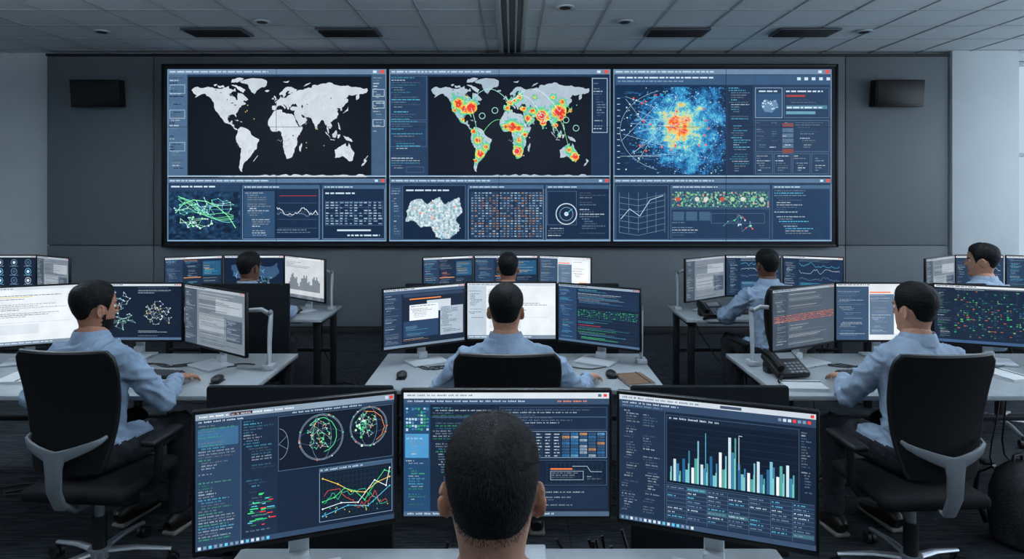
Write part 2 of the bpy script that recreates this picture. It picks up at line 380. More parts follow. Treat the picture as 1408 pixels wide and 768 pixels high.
# ---- video wall content: laid out in its own 915 x 242 canvas units
def video_wall_content(wm, hm):
    p = Painter(915, 242, wm, hm, 230, 93, random.Random(11)); r = p.r
    N = lambda x, y, s, z=0: noise.noise(Vector((x * s, y * s, z)))
    PB = (20, 39, 65); PB2 = (25, 48, 76)
    p.rect(230, 93, 915, 242, (6, 9, 14), 0)
    for (x, w) in ((235, 298), (537, 301), (842, 297)):
        p.rect(x, 97, w, 146, (33, 55, 84), 1); p.rect(x, 245, w, 85, (29, 51, 80), 1)
        titlebar(p, x, 97, w, 7, (98, 124, 150)); titlebar(p, x, 245, w, 6, (80, 108, 138), True)
        p.rect(x, 241, w, 1.8, (140, 168, 192), 4); p.rect(x, 328.2, w, 1.8, (122, 154, 184), 4)
        p.rect(x, 97, 1.2, 232, (108, 138, 166), 4); p.rect(x + w - 1.2, 97, 1.2, 232, (108, 138, 166), 4)
    # 1: map
    p.rect(236, 104, 26, 137, (70, 98, 128), 2); p.block(238, 108, 22, 128, 3.6, [W_, G_, (44, 66, 94)], .85)
    for q in (118, 152, 196): p.box(238, q, 21, 12, (160, 184, 206), .6, 4)
    p.rect(263, 107, 249, 133.5, (9, 14, 25), 3)
    worldmap(p, 268, .69, 186, .92, 4, [(186, 195, 203), (178, 188, 197), (193, 201, 208)])
    p.rect(513, 104, 19, 137, (58, 84, 112), 2); p.block(515, 108, 16, 80, 3.8, [W_, G_], .9)
    for q in (124, 140, 165): p.box(514.5, q, 16, 10, (180, 200, 214), .7, 5)
    for _ in range(14): p.disc(400 + r.uniform(-60, 60), 175 + r.uniform(-40, 30), .8, (225, 205, 120), 6, 6)
    for a in ((352, 222), (502, 222)): p.line(a, (a[0] + 6, a[1] - 8), .7, W_, 5)
    # 2: heat map
    p.block(540, 108, 46, 128, 3.3, [W_, G_, CY], .85); p.box(538, 106, 50, 60, DG, .6, 3); p.box(538, 168, 50, 34, DG, .6, 3)
    p.rect(590, 107, 222, 133.5, (10, 17, 30), 3)
    P = worldmap(p, 594, .62, 186, .92, 4, [(160, 176, 189), (150, 168, 182), (170, 184, 195)])
    hot = [(-118, 36, 4), (-95, 38, 7), (-80, 40, 9), (-108, 46, 8), (-98, 22, 4), (-75, 5, 5), (-65, -8, 6), (-48, -18, 5), (-60, -28, 7), (-70, -38, 4), (5, 48, 5), (15, 50, 4), (25, 56, 5), (0, 40, 5), (10, 12, 8), (-5, 12, 5), (25, 10, 6), (25, -8, 5), (22, -24, 8), (30, -30, 3), (38, 0, 5), (45, 24, 6), (35, 38, 5), (55, 35, 5), (75, 28, 9), (78, 18, 6), (88, 24, 4), (104, 32, 6), (114, 34, 10), (116, 26, 6), (105, 14, 5), (138, 36, 4), (120, 48, 5), (60, 55, 3), (135, -22, 5), (148, -32, 7), (115, -2, 3), (100, 55, 4), (-120, 60, 2), (-90, 56, 3)]
    hp = [(*P(lo, la), rr) for lo, la, rr in hot]
    landp = [[P(*q) for q in pts] for k, pts in LAND.items() if len(pts) > 4]
    stops = [(.18, (110, 176, 182)), (.34, (66, 178, 150)), (.5, (110, 200, 112)), (.66, (225, 205, 88)), (.80, (232, 128, 60)), (.95, (215, 58, 45)), (1.5, (205, 35, 35))]
    def heat(x, y):
        v = 0
        for a, b, rr in hp:
            d2 = (x - a) ** 2 + (y - b) ** 2
            if d2 < 260: v = max(v, (rr / 7.5) ** .5 * math.exp(-d2 / (rr * rr * 1.05)) * 1.15)
        v2 = v + .34 * N(x, y, .35, 3) + .2 * N(x, y, .9)
        if v < .02 or v2 < .18: return None
        if v < .6 and not any(inside(x, y, q) for q in landp): return None
        return rampc(stops, v2)
    p.field(591, 108, 220, 131, .95, heat, 6)
    for (a, b) in (((-95, 38), (5, 48)), ((-65, -8), (10, 12)), ((5, 48), (75, 28)), ((25, -8), (75, 28)), ((104, 32), (135, -22)), ((114, 34), (138, 36)), ((5, 48), (114, 34)), ((104, 32), (78, 18)), ((78, 18), (115, -2)), ((-80, 40), (-60, -28))):
        A, B = P(*a), P(*b); h = abs(A[0] - B[0]) * .3 + 4
        p.pline([(A[0] + (B[0] - A[0]) * t / 12, A[1] + (B[1] - A[1]) * t / 12 - h * math.sin(pi * t / 12)) for t in range(13)], .6, r.choice([(150, 225, 200), (200, 225, 230), (120, 210, 140)]), 7)
    for lo, la in ((-28, 36), (-56, 28), (128, 22), (150, 10), (20, -24), (75, 28)):
        p.ring(*P(lo, la), 4, .8, (150, 215, 190), 7, 16)
    for _ in range(80):
        a, b, rr = r.choice(hp); p.disc(a + r.gauss(0, 5), b + r.gauss(0, 5), .8, r.choice([W_, (120, 220, 190), YE]), 8, 6)
    p.rect(813, 104, 24, 137, (24, 44, 72), 2)
    p.box(813, 109, 21, 74, (170, 190, 206), .8, 5); p.block(815, 112, 18, 70, 3.6, [W_, G_], .9)
    p.box(560, 229, 24, 8, DG, .6, 5)
    # 3: heat cloud
    p.rect(845, 119, 150, 121, (16, 40, 70), 2); p.rect(845, 105, 292, 13, (50, 80, 112), 2); p.text(848, 107.5, 130, 2, W_, 5); p.text(848, 112.5, 90, 1.6, G_, 5)
    for q in range(1092, 1136, 10): p.rect(q, 108, 5, 4, W_, 5)
    for _ in range(110):
        p.rect(848 + r.uniform(0, 130), 122 + r.uniform(0, 112), r.uniform(5, 18), r.uniform(.5, 1), (36, 84, 132), 3)
    st3 = [(.18, (22, 66, 114)), (.32, (36, 108, 166)), (.48, (60, 154, 192)), (.60, (112, 190, 196)), (.70, (180, 204, 150)), (.80, (228, 186, 90)), (.90, (232, 124, 55)), (1.05, (212, 60, 42))]
    def cloud(x, y):
        dx, dy = (x - 940) / 66, (y - 178) / 60
        if x < 892 and y > 200: dx *= 1.25
        an = math.atan2(dy, dx); d = math.hypot(dx, dy) * (1 + .10 * math.sin(3 * an + 1) + .06 * math.sin(8 * an))
        d2 = math.hypot((x - 928) / 30, (y - 170) / 42)
        base = 1.0 - d * .74
        v = base * .72 + .42 * math.exp(-d2 * d2 * 1.1) + .38 * N(x, y, .07, 2) + .28 * N(x, y, .19, 5) + .26 * N(x, y, .55, 8) + r.uniform(-.08, .08)
        if d > 1.05 + .28 * N(x, y, .3, 1): return None
        if v < .18: return None
        if d2 > 1.25: v = min(v, .64)
        return rampc(st3, v * .82)
    p.field(850, 121, 144, 118, 1.15, cloud, 4)
    for _ in range(520):
        a = r.uniform(0, 2 * pi); d = r.uniform(.6, 1.3); x = 938 + 64 * d * math.cos(a); y = 178 + 57 * d * math.sin(a)
        if 848 < x < 993 and 121 < y < 238: p.rect(x, y, r.uniform(.8, 2), r.uniform(.7, 1.5), r.choice([(110, 176, 210), (60, 130, 185), (170, 200, 212), (84, 160, 190)]), 5)
    for _ in range(22): p.disc(880 + r.uniform(-15, 95), 172 + r.uniform(-40, 45), 1.4, r.choice([RD, (240, 90, 60)]), 8, 8)
    for _ in range(14):
        p.line((851 + r.uniform(0, 25), r.uniform(130, 236)), (900 + r.uniform(0, 60), r.uniform(130, 220)), .35, (170, 205, 222), 6)
    for _ in range(12): p.disc(852 + r.uniform(0, 30), r.uniform(125, 236), 1.1, (200, 215, 225), 7, 6)
    p.pline([(925 + 74 * math.cos(a), 180 + 56 * math.sin(a)) for a in [1.9 + k * .12 for k in range(22)]], .4, (150, 185, 210), 5)
    for q in range(136, 236, 8): p.rect(847, q, 4, .8, W_, 5)
    p.rect(997, 119, 35, 121, (22, 42, 70), 2); p.block(999, 122, 31, 116, 3.2, [W_, G_, CY], .9)
    p.box(1035, 122, 37, 41, (130, 156, 182), .8, 4); p.rect(1037, 130, 33, 31, (42, 74, 108), 3)
    p.cpoly(jag([(1043, 146), (1048, 138), (1056, 142), (1064, 138), (1066, 148), (1058, 156), (1048, 155)], 2, .15, r), (90, 124, 154), 5)
    for _ in range(14): p.rect(1044 + r.uniform(0, 20), 139 + r.uniform(0, 14), r.uniform(1, 3), r.uniform(.8, 2), (190, 210, 224), 6)
    p.box(1074, 122, 62, 41, DG, .8, 3); p.text(1077, 126, 50, 2, W_); p.rect(1077, 132, 26, 2.4, (160, 60, 56), 5); p.rect(1077, 146, 56, 5, (70, 120, 142), 4); p.rect(1077, 154, 40, 4, (96, 146, 166), 4); p.text(1078, 148, 50, 2, W_, 6)
    p.block(1077, 138, 56, 8, 3.4, [W_, G_], .8); p.text(1040, 126, 25, 1.8, W_)
    p.box(1035, 166, 101, 43, DG, .8, 3)
    for cx in (1037, 1054, 1072, 1090): p.block(cx, 169, 14 if cx < 1090 else 44, 38, 3.0, [W_, G_, (90, 120, 150)], .9)
    for i in range(6): p.rect(1072, 170 + i * 7, 15, 5.5, r.choice([(120, 66, 62), (60, 84, 112), (78, 104, 132)]), 4)
    for j in range(4): p.box(1035 + j * 25.5, 211, 24, 28, DG, .7, 3); p.block(1037 + j * 25.5, 214, 20, 23, 3.2, [W_, G_], .8)
    # bottom row
    def terr(x, y):
        ridge = 1 - abs(N(x, y * 1.5, .09, 1)) * 2.2
        v = .34 * ridge + .35 * N(x, y, .2, 2) + .22 * N(x, y, .55, 3) + .05
        return rampc([(.0, (12, 28, 50)), (.35, (24, 52, 82)), (.6, (50, 88, 120)), (.9, (110, 150, 178))], v)
    p.field(237, 263, 96, 64, 1.2, terr, 2)
    p.rect(237, 252, 96, 10, (34, 58, 88), 2); p.text(240, 255, 60, 2, W_)
    net(p, 285, 284, 42, 14, 60, [(110, 205, 215), (180, 215, 220), (80, 190, 160)], [(150, 230, 200), W_, (110, 220, 220)], 4, .45, .9)
    net(p, 272, 305, 26, 9, 34, [(110, 225, 150), (170, 225, 190)], [(150, 235, 170), W_], 4, .6, 1.1)
    for _k in range(5):
        a0 = r.uniform(0, 6); p.pline([(250 + i * 7.5, 276 + 7 * math.sin(a0 + i * .55) + i * 2.6) for i in range(11)], .55, r.choice([(130, 220, 225), (170, 220, 225), (120, 225, 160)]), 6)
    p.pline([(246, 292), (256, 280), (270, 274), (288, 276), (304, 284), (318, 296), (328, 312)], .9, (140, 235, 160), 6)
    for (x, w) in ((337, 105), (446, 85)):
        p.rect(x, 254, w, 73, PB, 2); p.box(x, 254, w, 73, (110, 140, 168), .8, 3); titlebar(p, x, 254, w, 5, (62, 92, 122), False)
    p.rect(339, 262, 42, 63, (42, 72, 104), 3); p.block(341, 264, 38, 60, 3, [W_, G_, (170, 190, 205)], .95, th=.45)
    p.rect(388, 268, 50, .7, (180, 60, 60), 5)
    for q in (278, 290, 300, 312): p.rect(385, q, 54, .4, DG, 4)
    wave(p, 384, 278, 56, 16, (205, 215, 225), .8, 36, 6, .22); wave(p, 384, 290, 56, 6, G_, .6, 30, 6)
    p.block(384, 314, 50, 10, 3.4, [W_, G_], .8); table(p, 450, 276, 78, 32, 12, 9, [G_, G_, (150, 172, 192)]); p.text(450, 264, 40, 2, W_)
    p.rect(466, 314, 46, 2.2, W_, 5); p.text(480, 321, 44, 2, W_); grid(p, 450, 276, 78, 32, 4, 4, DG)
    # col2 bottom
    p.rect(539, 254, 15, 74, (42, 68, 98), 2); p.block(540, 258, 13, 66, 3.4, [W_, G_], .9)
    p.rect(555, 254, 86, 74, (16, 34, 58), 2); p.box(555, 254, 86, 74, DG, .7, 7); p.text(560, 260, 60, 2, W_)
    blob = [(560, 290), (566, 276), (578, 272), (588, 280), (600, 272), (606, 270), (612, 280), (622, 276), (632, 270), (637, 288), (628, 300), (632, 316), (618, 327), (600, 324), (594, 310), (580, 312), (570, 302), (560, 304)]
    bj = jag(blob, 3, .13, r)
    p.field(556, 266, 84, 61, 1.1, lambda x, y: rampc([(.2, (96, 144, 158)), (.5, (158, 180, 190)), (.8, (206, 216, 220))], .56 + .6 * N(x, y, .3, 4) + .3 * N(x, y, .8)) if inside(x, y, bj) else None, 3)
    for _ in range(80):
        x, y = 598 + r.gauss(0, 20), 294 + r.gauss(0, 12)
        if 562 < x < 634 and 274 < y < 322: p.disc(x, y, r.uniform(.5, 1.4), r.choice([(220, 230, 234), (110, 180, 170), (150, 170, 185), (225, 120, 80), (90, 150, 160)]), 5, 8)
    for (x, w) in ((644, 103), (750, 87)):
        p.rect(x, 254, w, 74, PB, 2); p.box(x, 254, w, 74, (110, 140, 168), .8, 3); titlebar(p, x, 254, w, 5, (62, 92, 122), False)
    for i in range(5):
        p.rect(648 + i * 20, 263, 17, 62, (34, 56, 82), 3)
    table(p, 648, 263, 98, 62, 20, 18, [(150, 170, 188), (160, 116, 86), G_, (132, 100, 88), (112, 136, 162), G_, DG])
    p.ring(778, 293, 14, 1.4, (180, 195, 208), 5); p.ring(778, 293, 9, .8, (120, 150, 175), 5); p.disc(778, 293, 3, W_, 5)
    p.line((778, 293), (786, 286), .9, CY, 6); p.block(796, 264, 38, 60, 3.2, [W_, G_, G_], .85); p.block(753, 312, 38, 14, 3.2, [W_, G_], .8); p.box(752, 262, 40, 46, DG, .6, 4)
    # col3 bottom
    p.rect(845, 254, 72, 74, PB2, 2); p.box(845, 254, 72, 74, DG, .7, 3)
    for i in range(7):
        p.line((850, 318 - i * 8), (876, 322 - i * 8), .4, G_, 4); p.line((876, 322 - i * 8), (912, 314 - i * 8), .4, G_, 4)
    for x in (850, 863, 876, 888, 900, 912): p.line((x, 264), (x, 318), .4, G_, 4)
    p.pline([(852, 300), (864, 286), (878, 296), (892, 274), (910, 268)], .7, W_, 5)
    p.rect(920, 254, 135, 33, (44, 72, 100), 2); p.box(920, 254, 135, 73, DG, .7, 5); titlebar(p, 920, 254, 135, 5, (62, 92, 122), False)
    def strip(x, y):
        v = N(x, y, .35, 7) + .6 * N(x, y, .9, 2)
        return rampc([(-.4, (34, 58, 86)), (0, (54, 86, 108)), (.22, (74, 146, 126)), (.4, (136, 188, 124)), (.55, (200, 204, 188)), (.7, (202, 88, 66))], v)
    p.field(922, 263, 131, 20, 1.3, strip, 3)
    for x, c in ((930, (185, 76, 62)), (956, (195, 198, 192)), (968, (195, 198, 192)), (990, (175, 76, 62)), (1004, (150, 190, 142)), (1018, (190, 200, 192)), (1032, (112, 180, 142)), (1044, (170, 186, 180))): p.disc(x, 273, 3.2, c, 5, 12)
    for i in range(3): p.rect(923 + i * 18, 290, 15, 12, (58, 88, 116), 3)
    p.block(922, 304, 40, 22, 3.4, [W_, G_], .8); net(p, 1015, 306, 28, 15, 18, [G_, DG], [W_, (220, 80, 60), GR], 4, .5, .9)
    for (x, y, w, h) in ((975, 292, 36, 14), (1012, 292, 36, 14)): p.box(x, y, w, h, DG, .6, 4)
    p.rect(1058, 254, 79, 74, (25, 51, 82), 2); p.box(1058, 254, 79, 74, DG, .7, 3); p.block(1061, 261, 60, 64, 3.2, [W_, G_, CY], .9); titlebar(p, 1058, 254, 79, 5, (62, 92, 122), False)
    for x in (383, 535, 686, 840, 995): p.rect(x, 93, .6, 242, (14, 20, 30), 12)
    for y in (175, 251): p.rect(230, y, 915, .5, (20, 28, 40), 12)
    return p

# ---- desktop monitor contents, canvas 560 x 360
def content(kind, w, h, seed):
    p = Painter(560, 360, w, h, 0, 0, random.Random(seed)); r = p.r
    p.rect(0, 0, 560, 360, (21, 34, 54), 0)
    def topbar(c=(200, 210, 218), hh=12):
        p.rect(0, 0, 560, hh, c, 2); p.rect(520, 2, 8, 8, (90, 100, 110), 3); p.rect(534, 2, 8, 8, (215, 60, 50), 3); p.rect(548, 2, 8, 8, (215, 60, 50), 3)
        p.text(8, 3, 200, 5, (60, 70, 84), 3)
    if kind == 'front_left':
        p.rect(0, 0, 560, 16, (132, 150, 168), 2); p.text(10, 5, 260, 5, (235, 240, 245), 3, True)
        p.rect(90, 3, 60, 8, (70, 40, 44), 3); p.rect(532, 3, 10, 9, W_, 3); p.rect(546, 3, 10, 9, (225, 60, 50), 3)
        p.rect(0, 16, 560, 10, (43, 62, 88), 2); p.text(8, 19, 120, 4.5, W_, 3, True); p.text(260, 19, 200, 4.5, W_, 3, True)
        p.rect(0, 26, 118, 322, (40, 61, 88), 1); p.rect(6, 40, 106, 48, (56, 98, 134), 2)
        p.block(8, 30, 104, 310, 7.5, [W_, (190, 205, 218), (110, 210, 170), GR, CY], .88, True)
        p.rect(118, 26, 2, 322, DG, 3); p.rect(122, 26, 96, 322, (25, 40, 62), 1)
        p.block(126, 30, 88, 140, 7.5, [W_, G_, CY], .85, True)
        p.block(126, 190, 88, 150, 8, [G_, CY, DG], .5, True)
        for _ in range(34):
            y = 228 + r.uniform(0, 90); x = 135 + r.uniform(0, 60); p.rect(x, y, r.uniform(3, 24), 2.6, r.choice([(50, 190, 110), (70, 220, 130), (40, 120, 90), RD, CY]), 5)
        p.rect(220, 28, 336, 150, (14, 23, 38), 1); p.box(220, 28, 336, 150, (92, 120, 146), 1, 3)
        for cx, cy, rr, n in ((222, 104, 40, 16), (342, 98, 64, 70), (482, 84, 56, 60)):
            if cx < 230:
                p.pline([(222 + 26 * math.cos(a), 104 + 42 * math.sin(a)) for a in [-1.5 + k * .15 for k in range(21)]], 1.2, (130, 146, 160), 4)
                p.line((222, 104), (244, 84), 1, G_, 4); p.line((222, 104), (246, 120), 1, G_, 4); continue
            for kk in range(2): p.ring(cx, cy, rr * (1 - .05 * kk), 1.1, (130, 150, 168), 4, 44, rr * (1 - .05 * kk))
            p.ring(cx, cy, rr * .45, .8, G_, 4, 30, rr); p.ring(cx, cy, rr, .8, DG, 4, 30, rr * .35)
            net(p, cx - 8, cy - 4, rr * .6, rr * .75, n, [(70, 190, 120), (190, 210, 215), (90, 140, 170)], [(90, 220, 140), W_, (90, 200, 160), (235, 140, 70)], 5, .7, 1.6)
            for k in range(10):
                a = r.uniform(0, 2 * pi); p.disc(cx + rr * math.cos(a), cy + rr * math.sin(a), 2.2, r.choice([W_, GR, OR]), 6, 8)
        for _ in range(14): p.disc(462 + r.gauss(0, 8), 84 + r.gauss(0, 24), 3.4, r.choice([(70, 200, 120), (190, 220, 200)]), 7, 12)
        p.pline([(310, 60), (330, 46), (350, 44), (372, 58), (385, 80), (386, 102), (380, 120), (366, 134), (350, 140)], 1.8, (80, 200, 130), 6); p.pline([(470, 40), (500, 44), (520, 60), (530, 90), (522, 112), (505, 125)], 1.4, (235, 140, 70), 6)
        p.rect(336, 186, 218, 150, (16, 27, 43), 2); p.box(336, 186, 218, 150, (120, 148, 174), 1.6, 4); p.rect(336, 186, 218, 12, (58, 84, 110), 4); p.text(340, 189, 130, 5, W_, 5, True)
        grid(p, 346, 204, 200, 122, 16, 9, (34, 60, 74), .8, 3)
        ch = [((346, 280), (380, 272), (410, 250), (440, 262), (470, 292), (500, 250), (530, 215), (546, 222)), ((346, 215), (390, 236), (430, 262), (470, 270), (510, 246), (546, 236)), ((346, 300), (400, 290), (450, 296), (500, 240), (535, 260), (546, 210)), ((346, 320), (420, 300), (480, 310), (546, 262))]
        for q, c in zip(ch, ((70, 210, 120), (235, 190, 80), (220, 232, 240), (90, 180, 220))):
            p.pline(q, 1.7, c, 6)
            for a in q: p.disc(a[0], a[1], 2.6, c, 7, 8)
        wave(p, 350, 250, 190, 60, (230, 90, 70), 1, 30, 6); wave(p, 350, 260, 190, 50, (70, 200, 160), 1, 34, 6)
        for _ in range(26): p.disc(350 + r.random() * 190, 300 + r.random() * 24, 1.6, r.choice([GR, CY, YE]), 6, 6)
        p.rect(0, 346, 560, 14, (46, 66, 92), 3)
        for i in range(14): p.rect(6 + i * 14, 349, 8, 8, r.choice([W_, CY, G_]), 4)
    elif kind == 'front_center':
        p.rect(0, 0, 560, 34, (200, 210, 219), 2); p.text(10, 5, 180, 5, (60, 74, 90), 3, True); p.rect(530, 4, 9, 8, (90, 100, 110), 3); p.rect(545, 4, 9, 8, (225, 60, 50), 3)
        p.rect(0, 17, 560, 17, (52, 74, 102), 3); p.text(10, 22, 320, 5, W_, 4, True); p.text(420, 22, 80, 5, (235, 140, 90), 4, True)
        p.rect(0, 34, 72, 312, (32, 66, 100), 1)
        for j in range(7):
            for i in range(8): p.rect(6 + i * 8, 44 + j * 10, 6, r.uniform(4, 8), r.choice([(50, 150, 100), (60, 120, 156), (36, 70, 106), (160, 190, 210), (36, 70, 106)]), 3)
        p.rect(4, 120, 64, 70, (70, 138, 186), 3); p.block(8, 124, 56, 62, 7.5, [W_, (200, 230, 240)], .9, True)
        p.block(6, 196, 60, 140, 7.5, [W_, GR, CY], .85, True)
        p.block(80, 42, 170, 300, 7.5, [W_, (190, 205, 218), GR, CY, G_], .85, True)
        p.rect(76, 70, 476, 2, DG, 3)
        p.rect(262, 42, 292, 66, (24, 39, 62), 2); p.box(262, 42, 292, 66, DG, 1, 3); p.block(268, 48, 280, 56, 7.5, [W_, G_], .9, True)
        p.rect(330, 112, 224, 78, (22, 36, 57), 2); p.box(330, 112, 224, 78, (120, 148, 174), 1.5, 3)
        for i in range(9):
            for j in range(8): p.rect(336 + i * 24, 117 + j * 9, 20, 7, r.choice([(78, 134, 174), (164, 122, 86), (50, 78, 108), (128, 150, 170), (42, 100, 148), (42, 78, 114)]) if (i > 3) else (35, 54, 78), 4)
        for i in range(9):
            for j in range(8): p.text(338 + i * 24, 119 + j * 9, r.uniform(8, 16), 3.4, (205, 216, 226) if i < 4 else (30, 44, 60), 5, True)
        p.rect(330, 196, 224, 74, (17, 30, 50), 2); p.box(330, 196, 224, 74, DG, 1.2, 3); grid(p, 390, 204, 150, 60, 12, 3, (38, 62, 86), .8)
        p.rect(400, 220, 60, 4, OR, 6); p.pline([(460, 214), (500, 214), (510, 230), (540, 230)], 1, W_, 6)
        p.box(400, 228, 90, 26, (170, 190, 208), 1, 6); p.block(404, 232, 80, 20, 6.5, [W_], .9, True); p.block(500, 236, 44, 26, 6.5, [W_, G_], .9, True)
        p.rect(330, 276, 224, 62, (26, 42, 66), 2); p.block(336, 280, 210, 54, 7.5, [W_, G_], .8, True); p.rect(0, 346, 560, 14, (70, 92, 116), 3); p.text(10, 350, 400, 5, W_, 4, True)
    elif kind == 'front_right':
        p.rect(0, 0, 560, 14, (190, 200, 210), 2); p.rect(546, 3, 9, 8, (225, 60, 50), 3); p.text(10, 4, 230, 5, (50, 60, 76), 3, True); p.rect(300, 3, 60, 8, (60, 76, 96), 3)
        p.rect(0, 14, 560, 22, (47, 67, 94), 2); p.text(10, 18, 170, 5, W_, 3, True); p.text(10, 27, 120, 4.5, G_, 3, True)
        for i in range(7): p.rect(460 + i * 13, 20, 9, 8, r.choice([W_, G_, (225, 60, 50)]), 3)
        p.rect(0, 36, 136, 310, (28, 44, 68), 1); p.block(8, 42, 58, 298, 7.5, [W_, G_, (190, 205, 218)], .85, True); p.block(74, 42, 56, 298, 7.5, [W_, G_], .75, True)
        p.rect(138, 36, 1.5, 310, DG, 3)
        p.rect(144, 60, 372, 174, (13, 24, 41), 2); p.box(144, 44, 372, 192, (66, 92, 118), 1.2, 3); p.text(152, 49, 150, 5.5, W_, 4, True)
        for j in range(8): p.rect(150, 74 + j * 20, 360, .8, (34, 54, 76), 3)
        xs = 156
        hts = [40, 62, 50, 30, 66, 36, 90, 44, 70, 120, 56, 46, 60, 82, 30, 64, 96, 50, 88, 140, 100, 140, 70, 44, 60, 50, 34, 78, 84, 50, 40, 66, 88, 74, 50, 80, 60, 84, 50, 60]
        for i, hh in enumerate(hts):
            c = [(110, 174, 192), (182, 206, 214), (56, 120, 156), (214, 222, 226), (78, 148, 144), (38, 92, 134)][(i * 7 + i // 3) % 6]
            bw = 8.6; p.rect(xs + i * 8.8, 228 - hh, bw * (.9 if i % 3 else .5), hh, c, 4)
            if i % 3 == 0: p.rect(xs + i * 8.8 - 1, 228 - hh * .6, 3, hh * .6, (120, 195, 176), 5)
        p.rect(258, 84, 1.6, 100, CY, 4); p.rect(352, 84, 1.8, 90, W_, 4); p.rect(352, 80, 10, 1.6, W_, 4)
        p.block(522, 50, 34, 170, 7.5, [W_, G_], .85, True)
        p.rect(144, 240, 412, 104, (31, 48, 73), 2)
        for j in range(9): p.rect(144, 240 + j * 11.5, 412, 1, (74, 98, 122), 3)
        for i in range(7): p.rect(144 + i * 59, 240, 1, 104, (74, 98, 122), 3)
        for i in range(7):
            for j in range(8):
                if r.random() < .8: p.text(148 + i * 59, 244.5 + j * 11.5, r.uniform(20, 50), 4, r.choice([W_, G_, CY]), 4, True)
                if r.random() < .06: p.rect(146 + i * 59, 242 + j * 11.5, 55, 9, (60, 102, 114), 3)
        p.rect(0, 346, 560, 14, (52, 72, 98), 3)
        for i in range(16): p.rect(6 + i * 14, 349, 8, 8, r.choice([W_, CY, G_]), 4)
    elif kind == 'windows':
        topbar(); p.rect(0, 12, 560, 20, (62, 82, 108), 2); p.rect(0, 32, 118, 314, (37, 56, 82), 1); p.block(8, 40, 100, 300, 8, [W_, G_, G_], .8)
        p.rect(170, 66, 220, 7, (225, 130, 70), 4); p.rect(130, 36, 420, 20, (43, 60, 86), 2); p.rect(290, 84, 170, 70, (190, 200, 208), 3); p.rect(170, 105, 200, 96, (220, 226, 231), 4); p.rect(385, 130, 165, 180, (156, 171, 186), 3)
        p.block(390, 136, 150, 170, 9, [(110, 128, 146), (84, 100, 120)], .9); p.rect(130, 205, 240, 100, (36, 62, 94), 3); p.block(136, 210, 220, 90, 8, [W_, CY], .8)
        p.text(180, 112, 170, 5, (120, 135, 150)); p.block(180, 130, 170, 64, 10, [(180, 190, 200)], .8); p.block(130, 312, 420, 30, 8, [OR, (220, 150, 100), W_], .9); p.rect(0, 345, 560, 15, (110, 128, 148), 3)
    elif kind == 'white':
        p.rect(0, 0, 560, 360, (214, 221, 227), 1); p.rect(0, 0, 560, 18, (195, 205, 214), 2); p.text(10, 6, 200, 5, (110, 122, 136), 3)
        p.rect(0, 18, 120, 342, (174, 188, 200), 2); p.block(8, 40, 100, 200, 9, [(120, 134, 150), (90, 104, 120)], .85)
        p.block(130, 40, 400, 160, 11, [(170, 184, 196), (200, 208, 216)], .6); p.rect(130, 60, 180, 4, (210, 190, 90), 4); p.rect(0, 336, 560, 24, (112, 128, 144), 3); p.text(10, 344, 400, 6, W_, 4)
        p.rect(140, 220, 380, 1.5, (160, 172, 184), 3); p.rect(140, 232, 200, 60, (200, 208, 215), 3)
    elif kind == 'whitebox':
        topbar((205, 212, 218), 16); p.rect(0, 16, 200, 344, (52, 75, 102), 1); p.block(8, 30, 180, 310, 9, [W_, G_], .85)
        p.rect(200, 16, 360, 344, (206, 213, 219), 2); p.rect(205, 50, 130, 8, (230, 110, 60), 4); p.rect(205, 66, 150, 260, (86, 109, 134), 3); p.rect(360, 30, 180, 290, (222, 227, 231), 3); p.rect(440, 220, 80, 30, (225, 145, 70), 5)
        p.block(370, 40, 160, 140, 10, [(160, 172, 184)], .7); p.block(210, 72, 140, 250, 9, [W_, (190, 204, 216)], .8)
    elif kind == 'greenwave':
        topbar((140, 158, 176), 14); p.rect(0, 14, 130, 332, (37, 61, 93), 1); p.block(8, 24, 112, 316, 8, [CY, (90, 150, 210), W_], .85)
        p.rect(134, 20, 420, 110, (26, 43, 68), 1); p.block(140, 24, 400, 100, 8, [W_, G_, CY, (90, 150, 210)], .85)
        for j in range(14): p.rect(136, 40 + j * 22, 418, 1, (43, 67, 95), 2)
        for row in range(5):
            x = 140
            while x < 540:
                ww = r.uniform(3, 16); p.rect(x, 150 + row * 10 + r.uniform(-1.5, 1.5), ww, 3.6, r.choice([(50, 150, 96), (66, 176, 112), (44, 120, 90), (60, 130, 150), (40, 76, 100), (40, 76, 100)]), 4); x += ww + r.uniform(2, 12)
        p.block(140, 206, 300, 34, 8, [GR, CY, YE], .9); p.rect(140, 246, 160, 2, RD, 4); p.block(140, 256, 400, 84, 8, [CY, G_, GR, W_], .85); p.rect(0, 346, 560, 14, DG, 3)
    elif kind == 'orangewave':
        p.rect(0, 0, 560, 360, (68, 79, 92), 1); topbar((150, 161, 172), 14); p.rect(0, 14, 130, 346, (55, 66, 81), 2); p.block(8, 24, 114, 330, 8, [(190, 200, 208), (120, 134, 148)], .9)
        for row in range(4):
            x = 12
            while x < 545:
                ww = r.uniform(3, 15); p.rect(x, 162 + row * 11 + r.uniform(-2, 2) - x * .01, ww, 5, r.choice([(190, 84, 60), (200, 112, 78), (156, 74, 60)]), 6); x += ww + r.uniform(2, 9)
        p.block(140, 24, 400, 130, 8, [(190, 200, 208), (130, 144, 156)], .8); p.block(140, 214, 400, 136, 8, [(190, 200, 208), (130, 144, 156)], .8)
    elif kind == 'greengrid':
        topbar((205, 212, 218), 14); grid(p, 100, 30, 450, 300, 30, 22, (26, 50, 72), .8, 2)
